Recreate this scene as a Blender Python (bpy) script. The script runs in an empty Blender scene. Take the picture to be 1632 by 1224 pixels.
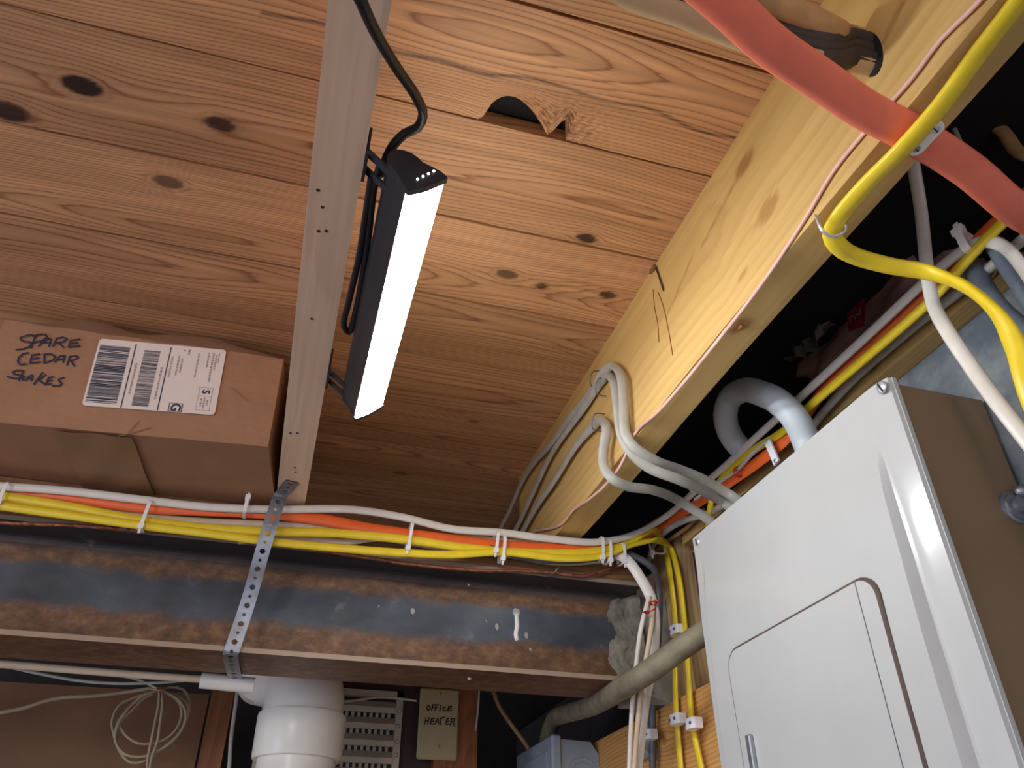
import bpy, math, random
import numpy as np
from mathutils import Vector, Matrix, noise as mnoise

H = 1.6                      # eye height of the photographer, metres above the floor
sc = bpy.context.scene
COL = sc.collection

# ---------------------------------------------------------------- camera
cam = bpy.data.cameras.new('camera')
cam.sensor_width = 36.0
cam.lens = 27.601
cam.clip_start = 0.01
camo = bpy.data.objects.new('camera', cam)
RX = (0.9595, -0.2816, -0.0038)
RY = (0.1578, 0.5487, -0.8210)
RZ = (0.2332, 0.7872, 0.5709)
M = Matrix(((RX[0], -RY[0], -RZ[0], 0), (RX[1], -RY[1], -RZ[1], 0), (RX[2], -RY[2], -RZ[2], H), (0, 0, 0, 1)))
loc, rot, _ = M.decompose()
camo.rotation_mode = 'QUATERNION'
camo.rotation_quaternion = rot
camo.location = (0, 0, H)
COL.objects.link(camo)
sc.camera = camo

# ---------------------------------------------------------------- world, lights, exposure
sc.view_settings.view_transform = 'Standard'
sc.view_settings.look = 'None'
sc.view_settings.exposure = 0.0
sc.view_settings.gamma = 1.0
sc.view_settings.use_curve_mapping = False
world = bpy.data.worlds.new('basement_ambient')
sc.world = world
world.use_nodes = True
bg = world.node_tree.nodes['Background']
bg.inputs[0].default_value = (0.84, 0.84, 1.0, 1)
bg.inputs[1].default_value = 1.12
LAMP = 66.0                  # strength of the work lamp's lens

def area(name, loc, target, size, power, color):
    l = bpy.data.lights.new(name, 'AREA')
    l.shape = 'SQUARE'; l.size = size; l.energy = power; l.color = color
    o = bpy.data.objects.new(name, l)
    o.location = loc
    d = Vector(target) - Vector(loc)
    o.rotation_euler = d.to_track_quat('-Z', 'Y').to_euler()
    COL.objects.link(o)
    return o
# a ceiling lamp in the room behind the photographer, and an added bluish fill lamp with no source of its own
area('room_ceiling_lamp', (-1.3, -1.6, 2.1), (-0.6, 0.6, 1.2), 0.35, 12.0, (1.0, 0.90, 0.76))
area('added_blue_fill', (-2.3, -0.2, 1.3), (-0.2, 0.8, 2.05), 0.6, 8.0, (0.66, 0.72, 1.0))

# ---------------------------------------------------------------- helpers
WL = {}                      # world location of every object, to place children
def tag(o, label=None, cat=None, group=None, kind=None):
    if label: o['label'] = label
    if cat: o['category'] = cat
    if group: o['group'] = group
    if kind: o['kind'] = kind
    return o

def empty(name, loc, label=None, cat=None, group=None, kind=None, parent=None):
    o = bpy.data.objects.new(name, None)
    o.empty_display_size = 0.02
    COL.objects.link(o)
    WL[o.name] = Vector(loc)
    if parent:
        o.parent = parent
        o.location = Vector(loc) - WL[parent.name]
    else:
        o.location = loc
    return tag(o, label, cat, group, kind)

class MB:
    def __init__(s):
        s.v = []; s.f = []; s.a = {}
    def add(s, vs, fs):
        n = len(s.v)
        s.v += [tuple(v) for v in vs]
        s.f += [tuple(i + n for i in f) for f in fs]
        return n
    def box(s, x0, x1, y0, y1, z0, z1, b=0.0):
        if b <= 0:
            vs = [(x, y, z) for x in (x0, x1) for y in (y0, y1) for z in (z0, z1)]
            s.add(vs, [(0, 1, 3, 2), (4, 6, 7, 5), (0, 4, 5, 1), (2, 3, 7, 6), (0, 2, 6, 4), (1, 5, 7, 3)])
            return
        # bevelled box: three vertices at every corner
        vs = []; idx = {}
        for i, (x, dx) in enumerate(((x0, b), (x1, -b))):
            for j, (y, dy) in enumerate(((y0, b), (y1, -b))):
                for k, (z, dz) in enumerate(((z0, b), (z1, -b))):
                    for a, p in enumerate(((x, y + dy, z + dz), (x + dx, y, z + dz), (x + dx, y + dy, z))):
                        idx[i, j, k, a] = len(vs); vs.append(p)
        fs = []
        for i in (0, 1):
            q = [idx[i, 0, 0, 0], idx[i, 0, 1, 0], idx[i, 1, 1, 0], idx[i, 1, 0, 0]]
            fs.append(q if i == 0 else q[::-1])
            q = [idx[0, i, 0, 1], idx[1, i, 0, 1], idx[1, i, 1, 1], idx[0, i, 1, 1]]
            fs.append(q if i == 0 else q[::-1])
            q = [idx[0, 0, i, 2], idx[0, 1, i, 2], idx[1, 1, i, 2], idx[1, 0, i, 2]]
            fs.append(q if i == 0 else q[::-1])
        for i in (0, 1):
            for j in (0, 1):
                fs.append([idx[i, j, 0, 0], idx[i, j, 1, 0], idx[i, j, 1, 1], idx[i, j, 0, 1]][::(1 if i == j else -1)][::-1])
                fs.append([idx[0, i, j, 1], idx[1, i, j, 1], idx[1, i, j, 2], idx[0, i, j, 2]][::(1 if i == j else -1)][::-1])
                fs.append([idx[i, 0, j, 0], idx[i, 1, j, 0], idx[i, 1, j, 2], idx[i, 0, j, 2]][::(1 if i == j else -1)])
        for i in (0, 1):
            for j in (0, 1):
                for k in (0, 1):
                    t = [idx[i, j, k, 0], idx[i, j, k, 1], idx[i, j, k, 2]]
                    fs.append(t if (i + j + k) % 2 == 0 else t[::-1])
        s.add(vs, fs)
    def obox(s, c, u, v, w, hu, hv, hw):
        c, u, v, w = Vector(c), Vector(u).normalized(), Vector(v).normalized(), Vector(w).normalized()
        vs = [c + u * (a * hu) + v * (b * hv) + w * (d * hw) for a in (-1, 1) for b in (-1, 1) for d in (-1, 1)]
        s.add(vs, [(0, 1, 3, 2), (4, 6, 7, 5), (0, 4, 5, 1), (2, 3, 7, 6), (0, 2, 6, 4), (1, 5, 7, 3)])
    def prism(s, poly, axis, a0, a1, n=1):
        # polygon in the two other axes, extruded along axis
        k = len(poly); vs = []
        for q in range(n + 1):
            a = a0 + (a1 - a0) * q / n
            for (p, r) in poly:
                vs.append((a, p, r) if axis == 'x' else ((p, a, r) if axis == 'y' else (p, r, a)))
        fs = [tuple(range(k))[::-1], tuple(range(k * n, k * n + k))]
        for q in range(n):
            for i in range(k):
                j = (i + 1) % k
                fs.append((q * k + i, q * k + j, q * k + k + j, q * k + k + i))
        s.add(vs, fs)
    def cyl(s, p0, p1, r0, r1=None, n=20, cap=True):
        r1 = r0 if r1 is None else r1
        p0, p1 = Vector(p0), Vector(p1)
        t = (p1 - p0).normalized()
        u = t.orthogonal().normalized(); w = t.cross(u)
        vs = [p0 + (u * math.cos(a) + w * math.sin(a)) * r0 for a in (2 * math.pi * i / n for i in range(n))]
        vs += [p1 + (u * math.cos(a) + w * math.sin(a)) * r1 for a in (2 * math.pi * i / n for i in range(n))]
        fs = [(i, (i + 1) % n, n + (i + 1) % n, n + i) for i in range(n)]
        if cap: fs += [tuple(range(n))[::-1], tuple(range(n, 2 * n))]
        s.add(vs, fs)
    def lathe(s, base, axis, prof, n=40):
        base = Vector(base); t = Vector(axis).normalized()
        u = t.orthogonal().normalized(); w = t.cross(u)
        vs = []
        for (r, h) in prof:
            vs += [base + t * h + (u * math.cos(2 * math.pi * i / n) + w * math.sin(2 * math.pi * i / n)) * r for i in range(n)]
        fs = []
        for q in range(len(prof) - 1):
            fs += [(q * n + i, q * n + (i + 1) % n, q * n + n + (i + 1) % n, q * n + n + i) for i in range(n)]
        s.add(vs, fs)
    def grid(s, fn, nu, nv):
        n = len(s.v)
        for i in range(nu + 1):
            for j in range(nv + 1):
                s.v.append(tuple(fn(i / nu, j / nv)))
        for i in range(nu):
            for j in range(nv):
                a = n + i * (nv + 1) + j
                s.f.append((a, a + nv + 1, a + nv + 2, a + 1))
    def tube(s, pts, w, h=None, flat=(0, -1, 0), n=10, step=0.008, twist=None):
        h = w if h is None else h
        P = resample(pts, step)
        fl = flat if isinstance(flat, list) else [flat, flat]
        m = len(P); rings = []
        for i, p in enumerate(P):
            t = (P[min(i + 1, m - 1)] - P[max(i - 1, 0)])
            if t.length < 1e-9: t = Vector((1, 0, 0))
            t.normalize()
            q = i / max(1, m - 1) * (len(fl) - 1)
            k = min(int(q), len(fl) - 2)
            nn = Vector(fl[k]).lerp(Vector(fl[k + 1]), q - k)
            b = nn.cross(t)
            if w == h and twist is None and rings: b = pb - t * pb.dot(t)      # round section: carry the frame along
            if b.length < 1e-4: b = t.orthogonal()
            b.normalize(); nn = t.cross(b).normalized(); pb = b.copy()
            if twist is not None:
                c_, s_ = math.cos(twist * i), math.sin(twist * i)
                b, nn = b * c_ + nn * s_, nn * c_ - b * s_
            rings.append([p + b * (math.cos(a) * w / 2) + nn * (math.sin(a) * h / 2) for a in (2 * math.pi * j / n for j in range(n))])
        vs = [v for r in rings for v in r]
        fs = [(i * n + j, i * n + (j + 1) % n, (i + 1) * n + (j + 1) % n, (i + 1) * n + j) for i in range(m - 1) for j in range(n)]
        fs += [tuple(range(n))[::-1], tuple(range((m - 1) * n, m * n))]
        s.add(vs, fs)
    def ribbon(s, pts, w, normal, lift=0.0):
        # flat stroke on a plane
        nn = Vector(normal).normalized()
        P = [Vector(p) + nn * lift for p in pts]
        for i in range(len(P)):
            # round dot at each vertex
            u = nn.orthogonal().normalized(); v = nn.cross(u)
            s.add([P[i] + (u * math.cos(a) + v * math.sin(a)) * (w / 2) for a in (math.pi * k / 4 for k in range(8))], [tuple(range(8))])
            if i + 1 < len(P):
                t = P[i + 1] - P[i]
                if t.length < 1e-7: continue
                b = nn.cross(t).normalized() * (w / 2)
                s.add([P[i] - b, P[i + 1] - b, P[i + 1] + b, P[i] + b], [(0, 1, 2, 3)])
    def build(s, name, m, parent=None, smooth=False, origin=None, angle=None):
        me = bpy.data.meshes.new(name)
        A = np.array(s.v, float)
        if parent is None and origin is None: origin = (A.min(0) + A.max(0)) / 2
        elif origin is None: origin = (A.min(0) + A.max(0)) / 2
        origin = Vector([float(q) for q in origin])
        me.from_pydata([tuple(r) for r in (A - np.array(origin))], [], s.f)
        for k, arr in s.a.items():
            at = me.attributes.new(k, 'FLOAT', 'POINT')
            at.data.foreach_set('value', np.array(arr, np.float32))
        me.materials.append(m)
        me.update()
        if smooth:
            me.polygons.foreach_set('use_smooth', [True] * len(me.polygons))
            if angle: me.set_sharp_from_angle(angle=math.radians(angle))
        o = bpy.data.objects.new(name, me)
        COL.objects.link(o)
        WL[o.name] = origin
        if parent:
            o.parent = parent
            o.location = origin - WL[parent.name]
        else:
            o.location = origin
        return o

def resample(pts, step):
    P = [Vector(p) for p in pts]
    if len(P) == 2:
        n = max(2, int((P[1] - P[0]).length / step))
        return [P[0].lerp(P[1], i / n) for i in range(n + 1)]
    out = []
    E = [P[0] * 2 - P[1]] + P + [P[-1] * 2 - P[-2]]
    for i in range(1, len(E) - 2):
        p0, p1, p2, p3 = E[i - 1], E[i], E[i + 1], E[i + 2]
        n = max(2, int((p2 - p1).length / step))
        # centripetal-like tangents
        d0 = max((p1 - p0).length, 1e-6) ** .5; d1 = max((p2 - p1).length, 1e-6) ** .5; d2 = max((p3 - p2).length, 1e-6) ** .5
        m1 = ((p1 - p0) / d0 - (p2 - p0) / (d0 + d1) + (p2 - p1) / d1) * d1
        m2 = ((p2 - p1) / d1 - (p3 - p1) / (d1 + d2) + (p3 - p2) / d2) * d1
        for k in range(n):
            t = k / n; t2 = t * t; t3 = t2 * t
            out.append(p1 * (2 * t3 - 3 * t2 + 1) + m1 * (t3 - 2 * t2 + t) + p2 * (-2 * t3 + 3 * t2) + m2 * (t3 - t2))
    out.append(P[-1])
    return out

# ---------------------------------------------------------------- materials
def srgb(r, g, b):
    f = lambda v: (v / 255 / 12.92) if v / 255 <= 0.04045 else ((v / 255 + 0.055) / 1.055) ** 2.4
    return (f(r), f(g), f(b), 1)
def N(nt, t, **kw):
    n = nt.nodes.new(t)
    for k, v in kw.items(): setattr(n, k, v)
    return n
def newmat(name):
    m = bpy.data.materials.new(name); m.use_nodes = True
    nt = m.node_tree; return m, nt, nt.nodes['Principled BSDF'], nt.links.new
def ramp(nt, stops, interp='LINEAR'):
    r = N(nt, 'ShaderNodeValToRGB'); e = r.color_ramp.elements
    r.color_ramp.interpolation = interp
    while len(e) > 1: e.remove(e[-1])
    e[0].position, e[0].color = stops[0]
    for p, c in stops[1:]:
        q = e.new(p); q.color = c
    return r
def coords(nt, scale=(1, 1, 1), kind='Object'):
    tc = N(nt, 'ShaderNodeTexCoord'); mp = N(nt, 'ShaderNodeMapping')
    mp.inputs['Scale'].default_value = scale
    nt.links.new(tc.outputs[kind], mp.inputs['Vector'])
    return mp.outputs['Vector']
def noise(nt, vec, scale, detail=4, rough=.55):
    n = N(nt, 'ShaderNodeTexNoise')
    n.inputs['Scale'].default_value = scale; n.inputs['Detail'].default_value = detail; n.inputs['Roughness'].default_value = rough
    nt.links.new(vec, n.inputs['Vector'])
    return n.outputs['Fac']
def mix(nt, fac, a, b, blend='MIX'):
    m = N(nt, 'ShaderNodeMix', data_type='RGBA', blend_type=blend)
    L = nt.links.new
    for sock, val in ((m.inputs[0], fac), (m.inputs[6], a), (m.inputs[7], b)):
        if hasattr(val, 'is_linked') or hasattr(val, 'links'): L(val, sock)
        else: sock.default_value = val
    return m.outputs[2]
def bump(nt, b, height, strength=.3, dist=.002):
    n = N(nt, 'ShaderNodeBump'); n.inputs['Strength'].default_value = strength; n.inputs['Distance'].default_value = dist
    nt.links.new(height, n.inputs['Height']); nt.links.new(n.outputs[0], b.inputs['Normal'])

def plain(name, col, rough=.5, metal=0.0, var=.15, vs=30, bmp=0.0, bs=200, spec=.5):
    m, nt, b, L = newmat(name)
    v = coords(nt)
    f = noise(nt, v, vs)
    dark = tuple(c * (1 - var) for c in col[:3]) + (1,)
    lite = tuple(min(1, c * (1 + var)) for c in col[:3]) + (1,)
    r = ramp(nt, [(.3, dark), (.7, lite)]); L(f, r.inputs[0]); L(r.outputs[0], b.inputs['Base Color'])
    b.inputs['Roughness'].default_value = rough; b.inputs['Metallic'].default_value = metal
    b.inputs['Specular IOR Level'].default_value = spec
    if bmp: bump(nt, b, noise(nt, v, bs, 5), bmp, .001)
    return m

def woodmat(name, light, dark, axis, knot=srgb(52, 34, 26), rough=.6, contrast=1.0, fib=.25, bmp=.25, blotch=.25):
    m, nt, b, L = newmat(name)
    at = N(nt, 'ShaderNodeAttribute', attribute_name='grain')
    ka = N(nt, 'ShaderNodeAttribute', attribute_name='knot')
    sc_ = {'x': (5, 160, 160), 'y': (160, 5, 160), 'z': (160, 160, 5)}[axis]
    v = coords(nt, sc_)
    fine = noise(nt, v, 1.0, 3)
    ad = N(nt, 'ShaderNodeMath', operation='MULTIPLY_ADD'); L(fine, ad.inputs[0]); ad.inputs[1].default_value = .7
    L(at.outputs['Fac'], ad.inputs[2])
    fr = N(nt, 'ShaderNodeMath', operation='FRACT'); L(ad.outputs[0], fr.inputs[0])
    mid = tuple(l * .75 + d * .25 for l, d in zip(light, dark))
    dk = tuple(l * (1 - contrast) + d * contrast for l, d in zip(light, dark))
    r = ramp(nt, [(0, mid), (.12, light), (.5, light), (.8, mid), (.93, dk), (1.0, mid)])
    L(fr.outputs[0], r.inputs[0])
    base = mix(nt, fib, r.outputs[0], (0.5, .5, .5, 1), 'MIX') if False else r.outputs[0]
    # fibre streaks
    fr2 = ramp(nt, [(.3, (1 - fib, 1 - fib, 1 - fib, 1)), (.7, (1 + fib * .4, 1 + fib * .4, 1 + fib * .4, 1))])
    L(fine, fr2.inputs[0])
    base = mix(nt, 1.0, base, fr2.outputs[0], 'MULTIPLY')
    bl = noise(nt, coords(nt, tuple(q ** .5 * 1.2 for q in sc_)), .9, 3)
    br = ramp(nt, [(.3, (1 - blotch, 1 - blotch * 1.1, 1 - blotch * 1.25, 1)), (.7, (1, 1, 1, 1))])
    L(bl, br.inputs[0])
    base = mix(nt, 1.0, base, br.outputs[0], 'MULTIPLY')
    oi = N(nt, 'ShaderNodeObjectInfo')
    hs = N(nt, 'ShaderNodeHueSaturation')
    mr = N(nt, 'ShaderNodeMapRange'); L(oi.outputs['Random'], mr.inputs[0]); mr.inputs[3].default_value = .88; mr.inputs[4].default_value = 1.08
    L(mr.outputs[0], hs.inputs['Value']); L(base, hs.inputs['Color'])
    kr = ramp(nt, [(0, (0, 0, 0, 1)), (1, (1, 1, 1, 1))]); L(ka.outputs['Fac'], kr.inputs[0])
    out = mix(nt, kr.outputs[0], hs.outputs[0], knot)
    L(out, b.inputs['Base Color'])
    b.inputs['Roughness'].default_value = rough
    b.inputs['Specular IOR Level'].default_value = .35
    hgt = N(nt, 'ShaderNodeMath', operation='MULTIPLY_ADD'); L(fine, hgt.inputs[0]); hgt.inputs[1].default_value = .6
    inv = N(nt, 'ShaderNodeMath', operation='MULTIPLY'); L(fr.outputs[0], inv.inputs[0]); inv.inputs[1].default_value = -.5
    L(inv.outputs[0], hgt.inputs[2])
    bump(nt, b, hgt.outputs[0], bmp, .0012)
    return m

W_BOARD = woodmat('pine_board', srgb(222, 167, 118), srgb(150, 94, 58), 'x', contrast=.85, blotch=.24)
W_JOIST = woodmat('joist_pine', srgb(214, 178, 110), srgb(184, 138, 76), 'y', knot=srgb(150, 98, 48), contrast=.28, fib=.08, bmp=.08, blotch=.16)
W_JOISTO = woodmat('old_joist_pine', srgb(236, 202, 170), srgb(212, 172, 138), 'y', knot=srgb(120, 92, 80), contrast=.3, fib=.12, bmp=.12, blotch=.1)
W_POST = woodmat('weathered_post', srgb(226, 190, 140), srgb(160, 122, 80), 'z', contrast=.5, fib=.22)
W_RAIL = woodmat('fir_rail', srgb(228, 174, 104), srgb(170, 112, 56), 'y', knot=srgb(120, 66, 30), contrast=.7, fib=.15)
W_NAILER = woodmat('dark_nailer', srgb(142, 100, 66), srgb(98, 64, 40), 'x', contrast=.5)
W_STUD = woodmat('red_stud', srgb(150, 96, 58), srgb(112, 66, 38), 'z', contrast=.5)
PLY = plain('brown_plywood', srgb(112, 78, 50), .65, var=.25, vs=7, bmp=.1)
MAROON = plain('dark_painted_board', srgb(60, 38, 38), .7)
CONC = plain('grey_concrete', srgb(150, 150, 140), .9, var=.25, vs=25, bmp=.6, bs=140)
CONCD = plain('dirty_mortar', srgb(112, 107, 96), .9, var=.5, vs=45, bmp=.7, bs=120)
GAPM = plain('gap_shade', srgb(84, 70, 64), .5)
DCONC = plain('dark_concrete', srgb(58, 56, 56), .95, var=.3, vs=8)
FLOORM = plain('floor_concrete', srgb(196, 190, 186), .8, var=.2, vs=5)
DARKSHEET = plain('dark_underlay_shade', srgb(24, 20, 20), .9)  # near-black for the underlay and for the shade painted into the bay
WHITE = plain('white_cable_jacket', srgb(222, 216, 204), .38, var=.05, vs=60)
CREAM = plain('cream_cable_jacket', srgb(206, 186, 156), .42, var=.07, vs=60)
TAN = plain('tan_cable_jacket', srgb(176, 138, 90), .5, var=.25, vs=40)
GREYW = plain('grey_white_jacket', srgb(172, 168, 156), .5, var=.1, vs=50)
ORANGE = plain('orange_cable_jacket', srgb(236, 104, 44), .42, var=.06, vs=60)
RED = plain('red_cable_jacket', srgb(240, 122, 94), .40, var=.06, vs=40)
YELLOW = plain('yellow_cable_jacket', srgb(236, 206, 44), .36, var=.06, vs=60)
DGREY = plain('dark_grey_jacket', srgb(92, 94, 98), .4, var=.1)
BGREY = plain('blue_grey_jacket', srgb(104, 114, 124), .45, var=.12, bmp=.15)
BLACK = plain('black_rubber', srgb(26, 26, 29), .45)
BLACKOLD = plain('old_black_jacket', srgb(54, 46, 40), .6, var=.3)
PINK = plain('pink_wire', srgb(222, 176, 158), .45)
COPPER = plain('bare_copper', srgb(150, 92, 66), .5, metal=.55, var=.3, vs=120)
NYLON = plain('white_nylon', srgb(236, 232, 226), .35, var=.03)
CLIPW = plain('white_clip', srgb(240, 242, 246), .35, var=.02)
REDTIE = plain('red_twist_tie', srgb(206, 36, 44), .4)
ZINC = plain('galvanised_steel', srgb(150, 154, 160), .38, metal=.75, var=.18, vs=90)
CHROME = plain('bright_screw', srgb(214, 216, 220), .38, metal=.6, var=.05)
STEELW = plain('dull_wire_staple', srgb(120, 120, 122), .4, metal=.7)
PVC = plain('white_pvc', srgb(232, 228, 216), .3, var=.03, vs=12)
GREYPVC = plain('grey_pvc_conduit', srgb(196, 204, 206), .5, var=.05, vs=30)
DIRTY = plain('dirty_flexible_conduit', srgb(124, 117, 94), .7, var=.3, vs=45, bmp=.5, bs=160)
PANELG = plain('panel_grey_enamel', srgb(186, 187, 184), .19, metal=.0, var=.035, vs=9)
PANELB = plain('panel_brown_side', srgb(132, 108, 80), .38, var=.1, vs=6)
BOXG = plain('junction_box_grey', srgb(150, 163, 172), .5, var=.04)
CARD = plain('corrugated_cardboard', srgb(158, 116, 84), .75, var=.09, vs=14, bmp=.08, bs=90)
CARDD = plain('cardboard_flap', srgb(140, 106, 80), .8, var=.12, vs=14)
LABELM = plain('white_paper_label', srgb(226, 212, 200), .6, var=.03)
INK = plain('black_ink', srgb(36, 38, 58), .6)
INKG = plain('faded_print', srgb(150, 136, 136), .6)
INKB = plain('marker_ink', srgb(28, 34, 62), .55)
PLATE = plain('ivory_plate', srgb(168, 155, 118), .4, var=.05)
LOUV = plain('louvre_enamel', srgb(170, 160, 142), .5, var=.08)
FILM = plain('plastic_film', srgb(140, 134, 124), .3, var=.4, vs=60)
BATT = plain('batt_wrap', srgb(150, 116, 104), .6, var=.3, vs=25)
REDLAB = plain('red_wrap_print', srgb(130, 30, 48), .5)
BRASS = plain('brass_fitting', srgb(170, 140, 70), .35, metal=.8)
PAINT = plain('white_paint_drip', srgb(232, 230, 226), .5, var=.02)
SAP = plain('sap_streak', srgb(150, 104, 52), .4)
LAMPB = plain('lamp_housing_black', srgb(34, 36, 42), .42)
CREAM2 = plain('yellowed_cream_jacket', srgb(196, 166, 122), .45, var=.08)
CREAMDIM = plain('dim_cream_jacket', srgb(160, 144, 118), .55)  # darker copy of the cream jacket, dim light put into the colour
TAPE = plain('clear_packing_tape', srgb(142, 106, 78), .38, var=.05)

def mat_sheet():
    m, nt, b, L = newmat('grey_painted_sheet')
    v = coords(nt)
    f = noise(nt, v, 9, 6, .65)
    r = ramp(nt, [(.3, srgb(70, 80, 92)), (.45, srgb(98, 107, 114)), (.62, srgb(138, 144, 142)), (.78, srgb(92, 102, 118))])
    L(f, r.inputs[0]); L(r.outputs[0], b.inputs['Base Color'])
    b.inputs['Roughness'].default_value = .4
    return m
SHEET = mat_sheet()

def mat_beam():
    m, nt, b, L = newmat('rusty_mill_steel')
    v = coords(nt)
    sep = N(nt, 'ShaderNodeSeparateXYZ'); L(v, sep.inputs[0])
    n1 = noise(nt, coords(nt, (1, 1, 1.6)), 16, 5, .6)
    n2 = noise(nt, coords(nt, (.7, 1, 1)), 70, 6, .72)
    n3 = noise(nt, coords(nt, (.8, 1, 1)), 7, 4, .6)
    # rust grows towards the two flanges: |z| plus noise
    az = N(nt, 'ShaderNodeMath', operation='ADD'); L(sep.outputs['Z'], az.inputs[0]); az.inputs[1].default_value = -.006
    ab = N(nt, 'ShaderNodeMath', operation='ABSOLUTE'); L(az.outputs[0], ab.inputs[0])
    ma = N(nt, 'ShaderNodeMath', operation='MULTIPLY_ADD'); L(n1, ma.inputs[0]); ma.inputs[1].default_value = .034; L(ab.outputs[0], ma.inputs[2])
    mr = N(nt, 'ShaderNodeMapRange'); L(ma.outputs[0], mr.inputs[0]); mr.inputs[1].default_value = .037; mr.inputs[2].default_value = .050
    blue = ramp(nt, [(.3, srgb(58, 62, 68)), (.6, srgb(92, 99, 108)), (.8, srgb(124, 126, 120))]); L(n3, blue.inputs[0])
    rust = ramp(nt, [(.28, srgb(84, 66, 54)), (.5, srgb(124, 90, 64)), (.72, srgb(154, 122, 90))]); L(n2, rust.inputs[0])
    c = mix(nt, mr.outputs[0], blue.outputs[0], rust.outputs[0])
    # shade under the top flange, painted as a darker band
    mg = N(nt, 'ShaderNodeMapRange'); L(sep.outputs['Z'], mg.inputs[0]); mg.inputs[1].default_value = .045; mg.inputs[2].default_value = .062
    c = mix(nt, mg.outputs[0], c, srgb(66, 62, 62))
    # pale lime bloom in patches
    pl = ramp(nt, [(.62, (0, 0, 0, 1)), (.78, (.7, .7, .7, 1))]); L(noise(nt, v, 22, 6, .7), pl.inputs[0])
    c = mix(nt, pl.outputs[0], c, srgb(150, 148, 136))
    sp = ramp(nt, [(.0, (.55, .55, .55, 1)), (.5, (1, 1, 1, 1))]); L(n2, sp.inputs[0])
    c = mix(nt, .35, c, sp.outputs[0], 'MULTIPLY')
    lg_ = ramp(nt, [(.3, (.62, .60, .60, 1)), (.65, (1, 1, 1, 1))]); L(noise(nt, coords(nt, (.6, 1, 1.4)), 9, 5, .6), lg_.inputs[0])
    c = mix(nt, 1.0, c, lg_.outputs[0], 'MULTIPLY')
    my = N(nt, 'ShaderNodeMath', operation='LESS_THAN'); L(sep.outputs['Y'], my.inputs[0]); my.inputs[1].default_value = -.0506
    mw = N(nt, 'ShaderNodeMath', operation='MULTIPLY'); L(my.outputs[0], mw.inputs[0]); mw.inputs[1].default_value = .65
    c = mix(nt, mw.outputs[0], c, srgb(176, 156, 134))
    L(c, b.inputs['Base Color'])
    b.inputs['Roughness'].default_value = .55; b.inputs['Metallic'].default_value = .25
    bump(nt, b, n2, .35, .001)
    return m
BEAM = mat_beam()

def mat_emit(name, col, s):
    m, nt, b, L = newmat(name)
    b.inputs['Base Color'].default_value = (1, 1, 1, 1)
    b.inputs['Emission Color'].default_value = col; b.inputs['Emission Strength'].default_value = s
    return m
LENS = mat_emit('led_lens', (0.95, 0.98, 1.0, 1), LAMP)
DOT = mat_emit('led_dot', (0.9, 0.95, 1, 1), 4)

# ---------------------------------------------------------------- wood
rng = np.random.RandomState(5)
def wavy(a, seed, f=1.0):
    r = np.random.RandomState(seed); s = 0
    for k in range(6):
        s = s + np.sin(a * f * (2.0 + 2.3 * k) + r.rand() * 6.28) * (1.0 / (1 + k)) * (r.rand() * .8 + .4)
    return s

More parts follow.
